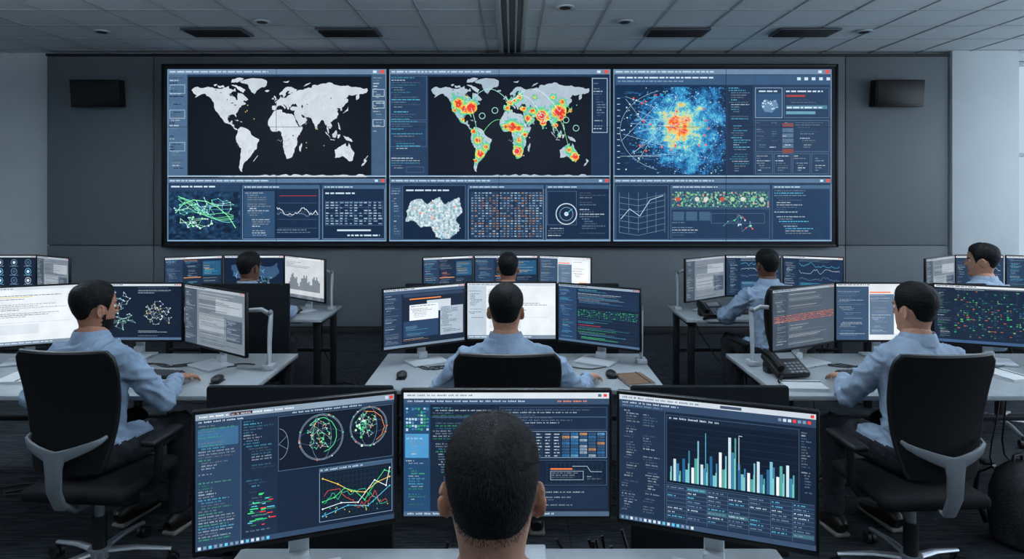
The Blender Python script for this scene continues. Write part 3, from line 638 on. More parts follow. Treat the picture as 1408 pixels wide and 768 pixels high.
        for j in range(22):
            for i in range(30):
                if r.random() < .5 * (1.2 - abs(j - 11) / 14): p.rect(101 + i * 15, 32 + j * 13.6, r.uniform(4, 14), r.uniform(3, 9), r.choice([(38, 110, 84), (54, 164, 102), (84, 166, 112), (28, 74, 98), (32, 60, 90), (38, 88, 126), (120, 148, 84), (34, 58, 84), (34, 58, 84), (164, 84, 62)]), 3)
        p.block(8, 30, 84, 310, 8, [W_, G_, GR], .8); p.rect(0, 342, 560, 18, (55, 83, 120), 3); p.block(100, 18, 440, 12, 6, [W_], 1)
    elif kind == 'network':
        topbar((195, 204, 212), 14); p.rect(0, 14, 560, 346, (15, 27, 46), 1); p.block(8, 28, 60, 310, 8, [W_, G_], .7)
        net(p, 170, 110, 100, 70, 46, [(170, 184, 196), (130, 148, 166)], [W_, (150, 200, 200), CY], 4, 1.6, 3); net(p, 430, 190, 100, 80, 60, [(170, 184, 196), (120, 140, 162)], [W_, (200, 220, 200), YE], 4, 1.6, 3)
        net(p, 200, 240, 90, 60, 36, [(140, 158, 172), (120, 180, 160)], [W_, (150, 220, 190)], 4, 1.6, 3); p.rect(0, 344, 560, 16, DG, 3); p.block(300, 24, 240, 40, 8, [W_, G_], .8); p.block(300, 300, 240, 40, 8, [W_, G_], .8)
    elif kind == 'greydoc':
        p.rect(0, 0, 560, 360, (108, 119, 130), 1); topbar((158, 168, 178), 16); p.rect(0, 16, 120, 344, (61, 74, 87), 2); p.block(8, 30, 100, 310, 9, [W_, (160, 172, 182)], .85)
        p.rect(300, 60, 240, 80, (154, 164, 172), 3); p.rect(140, 160, 240, 100, (142, 153, 162), 3); p.block(140, 30, 400, 320, 9, [(190, 198, 204), (74, 88, 104)], .8); p.rect(400, 170, 140, 130, (61, 76, 93), 4)
        p.block(406, 176, 130, 120, 9, [W_], .8)
    elif kind == 'map':
        topbar((205, 212, 218), 16); p.rect(0, 16, 560, 344, (14, 28, 50), 1)
        pts = [(60, 90), (140, 60), (200, 110), (300, 70), (380, 100), (500, 60), (520, 160), (420, 220), (330, 180), (240, 250), (150, 200), (80, 180)]
        p.cpoly(jag(pts, 2, .15, r), (50, 78, 110), 2); net(p, 290, 180, 220, 110, 60, [CY, W_], [W_, CY, GR], 3, 1.2, 3); p.block(20, 270, 240, 80, 10, [W_, G_], .8)
    elif kind == 'whitechart':
        p.rect(0, 0, 560, 360, (188, 194, 199), 1); topbar((208, 213, 217), 16); p.rect(0, 330, 560, 30, (88, 99, 110), 2); p.block(20, 30, 400, 90, 11, [(120, 130, 140)], .8)
        for i in range(26): p.rect(40 + i * 18, 290 - 90 * abs(math.sin(i * .35)) - r.uniform(10, 60), 18, 160, (112, 120, 128), 3)
        p.rect(20, 290, 520, 40, (188, 194, 199), 4)
    elif kind == 'gauges':
        topbar((180, 190, 198), 14); p.rect(0, 14, 560, 346, (15, 26, 44), 1)
        for j in range(4):
            for i in range(4):
                c = r.choice([W_, CY, G_]); p.ring(70 + i * 138, 60 + j * 82, 28, 4, c, 3, 18); p.disc(70 + i * 138, 60 + j * 82, 14, r.choice([W_, (60, 84, 110)]), 3, 12); p.text(30 + i * 138, 92 + j * 82, 80, 5, G_)
    elif kind == 'chart':
        topbar((205, 212, 218), 16); p.rect(0, 16, 560, 344, (26, 45, 70), 1)
        for k in range(3): wave(p, 150, 50 + k * 60, 380, 40, [CY, W_, G_][k], 2, 60)
        p.block(10, 30, 120, 310, 9, [W_, G_], .8); p.rect(150, 230, 390, 110, (35, 69, 99), 2); p.block(160, 236, 370, 100, 9, [W_, CY], .8); p.block(150, 24, 380, 24, 8, [W_, G_], .9)
    else:  # code
        topbar((205, 212, 218), 16); p.rect(0, 16, 560, 344, (24, 39, 61), 1); p.rect(0, 16, 170, 344, (35, 56, 84), 2)
        p.block(8, 26, 150, 320, 9, [W_, G_, CY], .85); p.block(180, 26, 180, 320, 9, [W_, G_, CY, OR], .8); p.rect(370, 40, 180, 130, (32, 80, 114), 2); p.block(376, 50, 160, 110, 9, [W_, YE, CY], .9); p.block(370, 190, 180, 150, 9, [W_, G_], .8)
        p.rect(180, 180, 170, 6, (225, 140, 60), 4)
    return p

# ------------------------------------------------------------------ furniture
def monitor(p0, p1, kind, seed, top=1.208, bot=0.83):
    a, b = Vector((*p0, 0)), Vector((*p1, 0)); w = (b - a).length; c = (a + b) / 2
    ang = math.atan2(b.y - a.y, b.x - a.x); h = top - bot; zc = (top + bot) / 2 - DZ
    m = MB()
    m.rbox((0, 0, zc), (w, .022, h), .005, 0)
    m.rbox((0, .016, zc), (w * .7, .022, h * .62), .01, 0)
    m.rbox((0, .032, zc), (.11, .02, .11), .006, 0)
    m.rbox((0, .052, (zc + .03) / 2 + .0), (.055, .02, zc + .03), .008, 1)
    m.rbox((0, -.03, .0065), (.23, .17, .013), .005, 1)
    m.rbox((0, .038, .03), (.06, .04, .05), .01, 1)
    m.rbox((0, -.0115, zc - h / 2 + .006), (w * .99, .003, .011), .001, 0)
    o = m.obj('computer_monitor', [M['bezel'], M['white']], (c.x, c.y, DZ), ang)
    bz = .009
    p = content(kind, w - 2 * bz, h - bz - .014, seed)
    p.done('screen_display', o, (0, -.0115, zc + .0025))
    return o

def monitor_arm(x, y, side):
    m = MB()
    m.rbox((0, 0, .015), (.06, .08, .03), .006, 0)
    m.tube([(0, 0, .02), (0, 0, .16), (0, .01, .25), (side * .004, .015, .33)], [(.009, .022), (.010, .026), (.012, .028), (.010, .020)], 14, 0, (0, 1, 0))
    m.tube([(0, .012, .32), (-side * .07, .06, .34), (-side * .16, .09, .33)], [(.010, .014), (.011, .014), (.010, .012)], 12, 0)
    m.ell((0, .012, .33), (.014, .026, .018), 1)
    m.obj('monitor_arm', [M['white'], M['grey']], (x, y, DZ))

def desk(x0, x1, y0, y1, splay=True):
    m = MB(); cx, cy = (x0 + x1) / 2, (y0 + y1) / 2; w, d = x1 - x0, y1 - y0
    m.rbox((0, 0, DZ - .0125), (w, d, .025), .004, 0)
    m.rbox((0, d / 2 - .2, DZ - .045), (w - .12, .05, .04), .003, 1)
    for sx in (-1, 1):
        X = sx * (w / 2 - .06)
        m.rbox((X, 0, DZ - .045), (.05, d - .08, .04), .003, 1)
        for sy in (-1, 1):
            m.rbox((X, sy * (d / 2 - .08), (DZ - .03) / 2), (.05, .05, DZ - .03), .004, 1)
    m.rbox((0, d / 2 - .1, .36), (w - .14, .03, .03), .003, 1)
    m.rbox((0, d / 2 - .12, DZ - .1), (w * .6, .12, .06), .006, 1)
    return m.obj('office_desk', [M['desk'], M['leg']], (cx, cy, 0))

def divider(x0, x1, y, top):
    m = MB(); w = x1 - x0
    m.rbox((0, 0, (top + .5) / 2), (w, .03, top - .5), .01, 0)
    for s in (-1, 1): m.rbox((s * (w / 2 - .08), 0, .27), (.04, .03, .54), .004, 1); m.rbox((s * (w / 2 - .08), 0, .01), (.06, .3, .02), .004, 1)
    m.obj('desk_divider', [M['divider'], M['leg']], ((x0 + x1) / 2, y, 0))

def chair_mesh(top=1.09, w=.44):
    m = MB()
    m.rbox((0, .03, .435), (.48, .46, .06), .028, 0, seg=4)
    m.rbox((0, .02, .395), (.26, .26, .04), .01, 1)
    rows = 20; cols = 14; vs = []; fs = []
    z0, z1 = .56, top
    for side in (0, 1):
        for i in range(rows + 1):
            t = i / rows; z = z0 + (z1 - z0) * t
            hw = (w / 2) * float(np.interp(t, [0, .04, .12, .35, .6, .85, .94, .98, 1], [.66, .72, .78, .90, .98, 1.02, 1.0, .97, .90]))
            yb = -.215 - .10 * (t - .35) ** 2 + .02 * math.sin(pi * t)
            for j in range(cols + 1):
                s = -1 + 2 * j / cols
                vs.append((s * hw, yb + .035 * s * s + (-.014 if side else .014), z))
    n1 = (rows + 1) * (cols + 1)
    for i in range(rows):
        for j in range(cols):
            a = i * (cols + 1) + j; q = [a, a + 1, a + cols + 2, a + cols + 1]
            fs.append(q); fs.append([k + n1 for k in reversed(q)])
    border = [j for j in range(cols)] + [i * (cols + 1) + cols for i in range(rows)] + [rows * (cols + 1) + j for j in range(cols, 0, -1)] + [i * (cols + 1) for i in range(rows, 0, -1)]
    for k in range(len(border)):
        a, b = border[k], border[(k + 1) % len(border)]
        fs.append([a, b, b + n1, a + n1])
    m.add(vs, fs, 0)
    rim = [Vector(vs[k]) * .5 + Vector(vs[k + n1]) * .5 for k in border]
    rim.append(rim[0]); rim.append(rim[1])
    m.tube(rim, .012, 8, 1, (0, 1, 0), cap=False)
    for s in (-1, 1):
        m.tube([(s * .180, -.192, .715), (s * .172, -.222, .705), (s * .14, -.244, .690), (s * .09, -.262, .672), (s * .04, -.27, .655), (0, -.272, .645)], [(.006, .008), (.007, .013), (.008, .018), (.009, .022), (.010, .026), (.010, .028)], 12, 2, (0, 0, 1), pw=.7)
    m.tube([(0, -.272, .67), (0, -.278, .60), (0, -.275, .50), (0, -.24, .42), (0, -.15, .385), (0, 0, .385)], [(.055, .008), (.040, .011), (.034, .013), (.030, .015), (.033, .013), (.05, .012)], 14, 2, (0, 1, 0), pw=.7)
    for s in (-1, 1):
        m.tube([(s * .10, .02, .395), (s * .24, .02, .40), (s * .275, .02, .45), (s * .28, .02, .62)], [(.02, .014)] * 4, 10, 1, (0, 1, 0))
        m.rbox((s * .28, .05, .635), (.075, .24, .028), .012, 1, seg=3)
    m.tube([(0, 0, .40), (0, 0, .26)], .022, 14, 3); m.tube([(0, 0, .27), (0, 0, .09)], .032, 14, 1); m.tube([(0, 0, .12), (0, 0, .07)], [.05, .045], 16, 2)
    for k in range(5):
        a = 2 * pi * k / 5 + .3; c, s_ = math.cos(a), math.sin(a)
        m.tube([(.03 * c, .03 * s_, .10), (.16 * c, .16 * s_, .098), (.31 * c, .31 * s_, .075)], [(.022, .016), (.018, .013), (.012, .010)], 10, 3)
        m.tube([(.305 * c, .305 * s_, .08), (.305 * c, .305 * s_, .04)], .008, 8, 1)
        for q in (-1, 1):
            px, py = .315 * c - s_ * .014 * q, .315 * s_ + c * .014 * q
            m.tube([(px + s_ * .009, py - c * .009, .028), (px - s_ * .009, py + c * .009, .028)], .028, 14, 1)
    return m.mesh('office_chair', [M['mesh'], M['black'], M['grey'], M['steel']])
CH = chair_mesh()
def chair(x, y, rz):
    return mkobj('office_chair', CH, (x, y, 0), rz)

# ------------------------------------------------------------------ people
HZ = [-.20, -.16, -.13, -.115, -.10, -.08, -.05, -.02, .01, .03, .05, .07, .085, .098, .109, .117, .121]
HW = [.070, .062, .057, .055, .056, .059, .066, .072, .0755, .0765, .0752, .0700, .0630, .0530, .0400, .0250, .010]
HF = [.045, .040, .045, .072, .084, .090, .093, .092, .091, .093, .092, .087, .080, .069, .053, .034, .014]
HB = [.080, .068, .061, .060, .060, .062, .071, .086, .097, .101, .101, .097, .090, .078, .060, .038, .018]
def head_pt(z, a, off=0.0):
    hw = np.interp(z, HZ, HW); f = np.interp(z, HZ, HF); b = np.interp(z, HZ, HB)
    ca, sa = math.cos(a), math.sin(a)
    pw = .95
    x = hw * math.copysign(abs(ca) ** pw, ca); y = (f if sa > 0 else b) * math.copysign(abs(sa) ** pw, sa)
    p = Vector((x, y, z))
    if off:
        c = Vector((0, -.005, min(z, .035)))
        d = (p - c).normalized(); p = p + d * off
    return p
_hc = {}
def head_mesh(vox):
    if vox in _hc: return _hc[vox]
    m = MB(); vs = []; fs = []; seg = 40; zs = list(np.linspace(-.20, .121, 60))
    for z in zs:
        for k in range(seg): vs.append(head_pt(z, 2 * pi * k / seg))
    for i in range(len(zs) - 1):
        for k in range(seg):
            a = i * seg + k; b = i * seg + (k + 1) % seg; fs.append([a, b, b + seg, a + seg])
    fs.append(list(range(seg))); fs.append([(len(zs) - 1) * seg + k for k in range(seg)])
    for i, v in enumerate(vs):
        for s in (-1, 1):
            d = (v - Vector((s * .032, .088, .004))).length
            if d < .026: v.y -= .009 * (1 - d / .026)
    m.add(vs, fs)
    m.tube([(0, .083, .022), (0, .094, .005), (0, .106, -.014), (0, .110, -.026), (0, .092, -.036)], [(.007, .007), (.008, .009), (.011, .010), (.014, .011), (.010, .006)], 12)
    for s in (-1, 1):
        m.ell((s * .010, .098, -.028), (.008, .010, .007))
        m.tube([(s * .012, .090, .022), (s * .034, .088, .026), (s * .052, .074, .020)], [.006, .007, .005], 8)
        R3 = Matrix.Rotation(s * math.radians(24), 3, 'Z')
        c = Vector((s * .0785, -.008, -.010))
        m.ell(c, (.005, .014, .025), 0, R3)
        rim = []
        for k in range(15):
            a = math.radians(-95 + 250 * k / 14)
            rim.append(c + R3 @ Vector((s * .005, -.016 * math.cos(a) , .026 * math.sin(a))))
        m.tube(rim, .0038, 8)
        m.ell(c + Vector((-s * .001, .003, -.024)), (.005, .0075, .0085))
        m.ell((s * .072, .006, -.012), (.008, .012, .02))
    m.ell((0, .083, -.066), (.024, .013, .005)); m.ell((0, .081, -.074), (.021, .014, .006)); m.ell((0, .078, -.100), (.022, .014, .016))
    me = remesh(m.mesh('h', []), vox, 2)
    _hc[vox] = me
    return me
def hairline(a):
    d = abs(math.degrees(math.atan2(math.sin(a + pi / 2), math.cos(a + pi / 2))))
    return float(np.interp(d, [0, 24, 40, 56, 70, 92, 104, 112, 126, 142, 180], [-.052, -.051, -.047, -.034, .004, .020, .008, -.018, .044, .068, .076]))
def hair_off(z, a, vol):
    h = hairline(a); t = (z - h)
    if t < 0: return -.008 if t < -.008 else -.008 + .008 * (t + .008) / .008
    front = max(0, math.sin(a))
    full = vol * (.55 + .45 * min(1, max(0, (z - .0) / .08))) + .006 * front * vol / .016
    return .0008 + (full - .0008) * (1 - math.exp(-(t / .032) ** 1.2))
def hair_objs(vol, nstr, seed, parent):
    rn = random.Random(seed)
    m = MB(); vs = []; fs = []; seg = 96
    zs = [-.07 + (.191) * (1 - (1 - i / 69) ** 1.5) for i in range(70)]
    for z in zs:
        for k in range(seg):
            a = 2 * pi * k / seg; o = hair_off(z, a, vol)
            if o > .004: o += .0016 * noise.noise(Vector((math.cos(a) * 6 + seed, math.sin(a) * 6, z * 40))) + .0012 * noise.noise(Vector((math.cos(a) * 20, math.sin(a) * 20, z * 90 + seed)))
            vs.append(head_pt(z, a, o))
    for i in range(len(zs) - 1):
        for k in range(seg):
            a = i * seg + k; b = i * seg + (k + 1) % seg; fs.append([a, b, b + seg, a + seg])
    top = len(vs); vs.append(Vector((0, -.002, .121 + vol * 1.0)))
    for k in range(seg): fs.append([(len(zs) - 1) * seg + k, (len(zs) - 1) * seg + (k + 1) % seg, top])
    m.add(vs, fs)
    for _ in range(nstr):
        z = -.066 + .187 * rn.random() ** .8; a = rn.uniform(0, 2 * pi)
        t0 = z - hairline(a)
        if t0 < 0:
            if t0 < -.014 or rn.random() < .4: continue
            p = head_pt(z, a, .0003); o = .002
        else:
            o = hair_off(z, a, vol); p = head_pt(z, a, o * .85)
        n = (p - Vector((0, -.005, min(z, .03)))).normalized()
        down = Vector((0, 0, -1)) if z < .06 else Vector((math.cos(a) * .6, math.sin(a) * .4 + .5, -.1))
        t = down - n * down.dot(n); t = t.normalized()
        t = (t + Vector((rn.uniform(-.35, .35), rn.uniform(-.35, .35), rn.uniform(-.2, .2)))).normalized()
        L = rn.uniform(.006, .014) * (o / vol * .8 + .25)
        tip = p + n * L * rn.uniform(.12, .42) + t * L
        s = n.cross(t).normalized() * .0005
        m.add([p + s, p - s, tip], [[0, 1, 2]])
    return m.obj('hair', [M['hair']], parent=parent, angle=80)

def hand_mesh():
    m = MB()
    m.tube([(0, -.03, 0), (0, 0, 0), (0, .03, .002), (0, .06, .001), (0, .088, -.003)], [(.027, .019), (.029, .019), (.037, .017), (.041, .015), (.039, .011)], 16, pw=.85)
    F = [(-.030, .084, .068, .0085, .10), (-.010, .090, .078, .0088, .02), (.011, .088, .072, .0085, -.05), (.030, .080, .056, .0075, -.16)]
    for x, y, L, r, sp in F:
        p = Vector((x, y - .02, -.002)); pts = [p]; ang = -.12; dirx = -sp
        for k, f in enumerate((.35, .42, .32, .24)):
            d = Vector((dirx, math.cos(ang), math.sin(ang))).normalized(); pts.append(pts[-1] + d * L * f); ang -= .30
        m.tube(pts, [r, r * 1.02, r * .95, r * .88, r * .7], 10)
        m.ell(pts[-1], (r * .72, r * .8, r * .68))
    pts = [Vector((-.024, .012, -.004)), Vector((-.042, .035, -.010)), Vector((-.055, .060, -.015)), Vector((-.058, .082, -.020))]
    m.tube(pts, [.014, .0125, .0105, .008], 10); m.ell(pts[-1], (.008, .009, .0075))
    return remesh(m.mesh('hnd', []), .0032, 2)
HAND = hand_mesh()
HANDS = {}
def person(pos, yaw, scale=1, lean=.1, lat=0, head_yaw=0, pitch=0, hr=None, hl=None, skin='tan', vol=.014, beard=False, nstr=2500, shirt='shirt', vox=.0035, seed=1, hdz=0, foot=.0, hyaw=(0, 0)):
    root = bpy.data.objects.new('seated_office_worker', None); COL.objects.link(root)
    root.location = (pos[0], pos[1], 0); root.rotation_euler = (0, 0, yaw); root.scale = (scale,) * 3
    MW = Matrix.Translation((pos[0], pos[1], 0)) @ Matrix.Rotation(yaw, 4, 'Z') @ Matrix.Scale(scale, 4)
    inv = MW.inverted()
    off = lambda z: Vector((lat, lean, 0)) * (max(0, (z - .5) / .6) ** 1.2)
    T = [(.475, .13, .10), (.50, .165, .125), (.56, .178, .13), (.62, .168, .124), (.70, .164, .118), (.80, .172, .120), (.90, .190, .124), (.97, .200, .118), (1.01, .194, .106), (1.04, .160, .088), (1.065, .108, .074), (1.09, .072, .066), (1.13, .058, .059)]
    m = MB()
    m.tube([Vector((0, 0, z)) + off(z) for z, a, b in T], [(a, b) for z, a, b in T], 28, 0, (0, 1, 0), pw=.9)
    arms = []
    for s, tgt in ((1, hr), (-1, hl)):
        S = Vector((s * .188, 0, .985)) + off(1.0)
        t = inv @ Vector(tgt)
        d = (t - S); L1, L2 = .295, .265; D = d.length
        if D > (L1 + L2) * .985:
            k = D / (L1 + L2) / .985; L1 *= k; L2 *= k
        u = d.normalized(); x = (L1 * L1 - L2 * L2 + D * D) / (2 * D); h = math.sqrt(max(0, L1 * L1 - x * x))
        pole = Vector((s * .75, -.15, -1)); pole = (pole - u * pole.dot(u)).normalized()
        E = S + u * x + pole * h
        m.tube([Vector((s * .10, 0, .985)) + off(1.0), S + Vector((s * -.01, 0, .002)), S.lerp(E, .35), S.lerp(E, .75), E, E.lerp(t, .3), E.lerp(t, .7), E.lerp(t, .93)], [.060, .066, .061, .054, .051, .049, .042, .036], 14)
        m.ell(E, (.052, .052, .052))
        arms.append((s, S, E, t))
    for s in (-1, 1):
        kx = s * .15
        hip = Vector((s * .09, .02, .555)); kn = Vector((kx, .43, .545)); an = Vector((kx + s * .01, .40 + foot, .10))
        m.tube([hip, hip.lerp(kn, .3), hip.lerp(kn, .75), kn, kn + Vector((0, .01, -.03))], [.092, .088, .073, .066, .05], 16)
        m.ell(kn, (.066, .068, .066)); m.tube([kn, kn.lerp(an, .35), kn.lerp(an, .75), an], [.064, .062, .053, .050], 16, 0, (0, 1, 0))
    body = remesh(m.mesh('b', []), .0095, 8)
    bm = bmesh.new(); bm.from_mesh(body); bm.normal_update()
    for v in bm.verts:
        c = v.co
        w = Vector((noise.noise(c * 5), noise.noise(c * 5 + Vector((9, 0, 0))), noise.noise(c * 5 + Vector((0, 9, 0))))) * .12
        q = c + w
        f = noise.noise(Vector((q.x * 5 + seed, q.y * 5, q.z * 7)))
        g = max(0, 1 - abs(noise.noise(Vector((q.x * 8 + q.z * 6, q.y * 8 + seed, q.z * 12 - q.x * 6)))) * 4.0)
        g2 = max(0, 1 - abs(noise.noise(Vector((q.x * 13 - q.z * 9, q.y * 13 + seed * 2, q.z * 17 + q.x * 8)))) * 4.5)
        amp = 1.45 if c.z > .6 else .6
        if c.z > 1.085: amp = .1
        v.co = c + v.normal * amp * (.006 * f + .0080 * g + .0045 * g2 - .002)
    bm.to_mesh(body); bm.free()
    for mt in (M[shirt], M['trouser'], SK[skin]): body.materials.append(mt)
    mi = []
    for pl in body.polygons:
        c = pl.center
        mi.append(2 if (c.z > 1.095) else (0 if c.z > .60 else 1))
        if c.z <= .66 and c.y > .2 and c.z > .60: mi[-1] = 1
    body.polygons.foreach_set('material_index', mi)
    mkobj('body', body, parent=root)
    m = MB(); hb = off(1.10); prof = [(.066, 1.045), (.070, 1.085), (.068, 1.112), (.073, 1.116), (.080, 1.102), (.093, 1.060)]
    vs = []; fs = []; sg = 32
    for r_, z in prof:
        for k in range(sg):
            a = 2 * pi * k / sg; dz = -.022 * max(0, math.sin(a)); vs.append(hb + Vector((r_ * math.cos(a), r_ * 1.02 * math.sin(a) - .005, z + dz)))
    for i in range(len(prof) - 1):
        for k in range(sg):
            a = i * sg + k; b = i * sg + (k + 1) % sg; fs.append([a, b, b + sg, a + sg])
    m.add(vs, fs); co = m.obj('shirt_collar', [M[shirt]], parent=root, angle=60)
    m = MB()
    for s in (-1, 1):
        ax = s * .16; ay = .40 + foot
        m.tube([(ax, ay - .075, .05), (ax, ay - .06, .055), (ax, ay, .062), (ax, ay + .06, .05), (ax, ay + .13, .038), (ax, ay + .185, .032), (ax, ay + .20, .028)], [(.022, .03), (.034, .045), (.038, .055), (.042, .042), (.046, .03), (.038, .024), (.018, .012)], 16, 0, pw=.8)
        m.rbox((ax, ay + .06, .011), (.084, .27, .022), .01, 1, seg=3)
    m.obj('shoes', [M['shoe'], M['sole']], parent=root)
    for i, (s, S, E, t) in enumerate(arms):
        d = (t - E); ang = math.atan2(d.y, d.x) - pi / 2 + hyaw[i]
        key = (skin, s)
        if key not in HANDS:
            hm = HAND.copy(); hm.materials.append(SK[skin]); HANDS[key] = hm
        o = mkobj('hand', HANDS[key], t, ang, root)
        o.scale = (1 if s > 0 else -1, 1, 1)
        m = MB(); e2 = E.lerp(t, .86); e3 = E.lerp(t, 1.0)
        m.tube([e2, E.lerp(t, .9), e3, e3 - d * .02], [.037, .0385, .036, .028], 16, cap=False); m.obj('cuff', [M[shirt]], parent=root)
    hp = bpy.data.objects.new('head_group', None); COL.objects.link(hp); hp.parent = root
    hp.location = Vector((0, .008, 1.218 + hdz)) + off(1.12); hp.rotation_euler = (pitch, 0, head_yaw)
    me = head_mesh(vox).copy()
    for mt in (SK[skin], M['hair'], M['lip']): me.materials.append(mt)
    mi = []
    for pl in me.polygons:
        c = pl.center; k = 0
        if abs(c.x) < .026 and c.y > .082 and -.081 < c.z < -.059: k = 2
        elif beard and c.y > .012 + .004 * math.sin(c.z * 300) and -.122 < c.z < -.056 - .06 * max(0, c.y - .06) + (.025 if c.y < .03 else 0): k = 1
        elif beard and abs(c.x) < .030 and c.y > .075 and -.060 < c.z < -.048: k = 1
        elif .014 < abs(c.x) < .052 and c.y > .07 and .019 < c.z < .0275: k = 1
        mi.append(k)
    me.polygons.foreach_set('material_index', mi)
    mkobj('head', me, parent=hp)
    m = MB()
    for s in (-1, 1):
        m.ell((s * .032, .0755, .003), (.0125, .0115, .0095), 0); m.ell((s * .032, .0855, .003), (.005, .0025, .005), 1)
    m.obj('eyes', [M['eye'], M['iris']], parent=hp)
    hair_objs(vol, nstr, seed, hp)
    return root

# ------------------------------------------------------------------ room
XL, XR, YB, YF, ZC = -7.6, 8.2, 8.27, -2.2, 3.52
def slab(name, c, s, mat, r=0):
    m = MB(); m.rbox((0, 0, 0), s, r, 0); return m.obj(name, [M[mat]], c)
slab('floor', ((XL + XR) / 2, (YB + YF) / 2, -.05), (XR - XL + .4, YB - YF + .4, .1), 'carpet')
slab('ceiling', ((XL + XR) / 2, (YB + YF) / 2, ZC + .05), (XR - XL + .4, YB - YF + .4, .1), 'ceil')
slab('wall_left', (XL - .1, (YB + YF) / 2, ZC / 2), (.2, YB - YF + .4, ZC), 'wallw')
slab('wall_front', ((XL + XR) / 2, YF - .1, ZC / 2), (XR - XL, .2, ZC), 'wallw')
WX0, WX1 = 6.34, 7.9
m = MB()
m.rbox(((XL + WX0) / 2, YB + .1, ZC / 2), (WX0 - XL, .2, ZC), 0, 0)
m.rbox(((WX1 + XR) / 2, YB + .1, ZC / 2), (XR - WX1, .2, ZC), 0, 0)
m.rbox(((WX0 + WX1) / 2, YB + .1, .15), (WX1 - WX0, .2, .3), 0, 0); m.rbox(((WX0 + WX1) / 2, YB + .1, ZC - .05), (WX1 - WX0, .2, .1), 0, 0)
m.obj('wall_back', [M['wallw']])
m = MB(); wy0, wy1 = -1.0, 7.6
m.rbox((XR + .1, (YF + YB) / 2, .4), (.2, YB - YF, .8), 0, 0); m.rbox((XR + .1, (YF + YB) / 2, ZC - .1), (.2, YB - YF, .2), 0, 0)
m.rbox((XR + .1, (YF + wy0) / 2, ZC / 2), (.2, wy0 - YF, ZC), 0, 0); m.rbox((XR + .1, (YB + wy1) / 2, ZC / 2), (.2, YB - wy1, ZC), 0, 0)
m.obj('wall_right', [M['wallw']])
def winframe(name, axis, a0, a1, z0, z1, k, n):
    m = MB()
    def bar(u, z, du, dz):
        if axis == 'x': m.rbox((u, k, z), (du, .08, dz), .005, 0)
        else: m.rbox((k, u, z), (.08, du, dz), .005, 0)
    for i in range(n + 1): bar(a0 + (a1 - a0) * i / n, (z0 + z1) / 2, .07, z1 - z0)
    for z in (z0 + .03, z0 + (z1 - z0) * .62, z1 - .03): bar((a0 + a1) / 2, z, a1 - a0, .05)
    m.obj(name, [M['frame']])
winframe('window_1', 'x', WX0 + .02, WX1 - .02, .3, ZC - .1, YB + .06, 1)
winframe('added_side_window', 'y', wy0, wy1, .8, ZC - .2, XR + .08, 6)  # side window out of view, added to bring light in from the right
slab('trim_1', ((5.47 + 6.30) / 2, 8.2, ZC / 2), (6.30 - 5.47, .14, ZC), 'wallw', .004)
m = MB(); PY = 8.2
xs = [(-5.80, -4.475), (-4.465, 4.155), (4.165, 5.44)]
m.rbox(((-5.80 + 5.44) / 2, PY + .03, ZC / 2 - .02), (11.24, .05, ZC - .04), 0, 1)
for a, b in xs:
    for z0, z1 in ((.09, 1.095), (1.105, 3.455)):
        m.rbox(((a + b) / 2, PY - .01, (z0 + z1) / 2), (b - a, .05, z1 - z0), .003, 0)
m.rbox((-.18, PY - .015, 3.475), (11.26, .07, .03), .002, 1)
m.obj('wall_panelling', [M['panel'], M['seam']])
m = MB(); m.rbox((-.18, PY - .03, .04), (11.26, .03, .08), .003, 0); m.rbox(((XL - 5.8) / 2, YB - .012, .05), (-5.8 - XL, .024, .1), .003, 0); m.obj('baseboard_back', [M['seam']])
m = MB()
for i in range(-13, 14):
    X = i * .6 + .3
    if XL < X < XR: m.rbox((X, (YB + YF) / 2, ZC - .003), (.016 if i % 2 else .009, YB - YF, .006), 0, 0)
y = YF + .07
while y < YB:
    m.rbox(((XL + XR) / 2, y, ZC - .003), (XR - XL, .016, .006), 0, 0); y += .6
m.obj('ceiling_grid', [M['tbar']])
m = MB()
for X, w, mt in ((-.13, .05, 0), (.13, .05, 0), (0, .19, 1), (-.04, .02, 0), (.04, .02, 0)):
    m.rbox((X, (YB + YF) / 2, ZC - (.02 if mt == 0 else .008)), (w, YB - YF - .2, .035 if mt == 0 else .012), .002, mt)
m.obj('ceiling_rail_track', [M['rail'], M['vent']])
def vent(x, y):
    m = MB(); m.rbox((0, 0, -.012), (.66, .34, .02), .004, 0)
    for k in range(7): m.rbox((0, -.13 + k * .043, -.026), (.6, .022, .012), .002, 1, Matrix.Rotation(.5, 3, 'X'))
    m.obj('ceiling_air_vent', [M['vent'], M['seam']], (x, y, ZC - .006))
for x, y in ((-3.2, 7.12), (-1.77, 7.12), (1.79, 7.12), (3.18, 7.12)): vent(x, y)
def downlight(x, y):
    m = MB(); n = 24
    m.tube([(0, 0, 0), (0, 0, -.012), (0, 0, -.014)], [.085, .085, .06], n, 0); m.tube([(0, 0, -.014), (0, 0, -.018)], [.055, .05], n, 1)
    m.obj('recessed_downlight', [M['rail'], M['seam']], (x, y, ZC - .006))
for x, y in ((-4.45, 7.1), (-2.55, 6.68), (.5, 6.15), (1.15, 6.68), (3.82, 7.1)): downlight(x, y)
for X in (-5.11, 4.75):
    m = MB(); m.rbox((0, 0, 0), (.60, .14, .33), .012, 0, Matrix.Rotation(math.radians(6), 3, 'X')); m.rbox((0, -.074, -.002), (.56, .012, .29), .004, 0, Matrix.Rotation(math.radians(6), 3, 'X')); m.rbox((0, .06, 0), (.16, .08, .12), .004, 1)
    m.obj('wall_speaker', [M['bezel'], M['black']], (X, 8.075, 2.98))
vw, vh = 8.30, 2.205
m = MB(); m.rbox((0, .035, 0), (vw + .04, .07, vh + .04), .006, 0)
for s in (-1, 1): m.rbox((s * (vw / 2 + .012), -.004, 0), (.03, .02, vh + .05), .003, 0); m.rbox((0, -.004, s * (vh / 2 + .012)), (vw + .05, .02, .03), .003, 0)
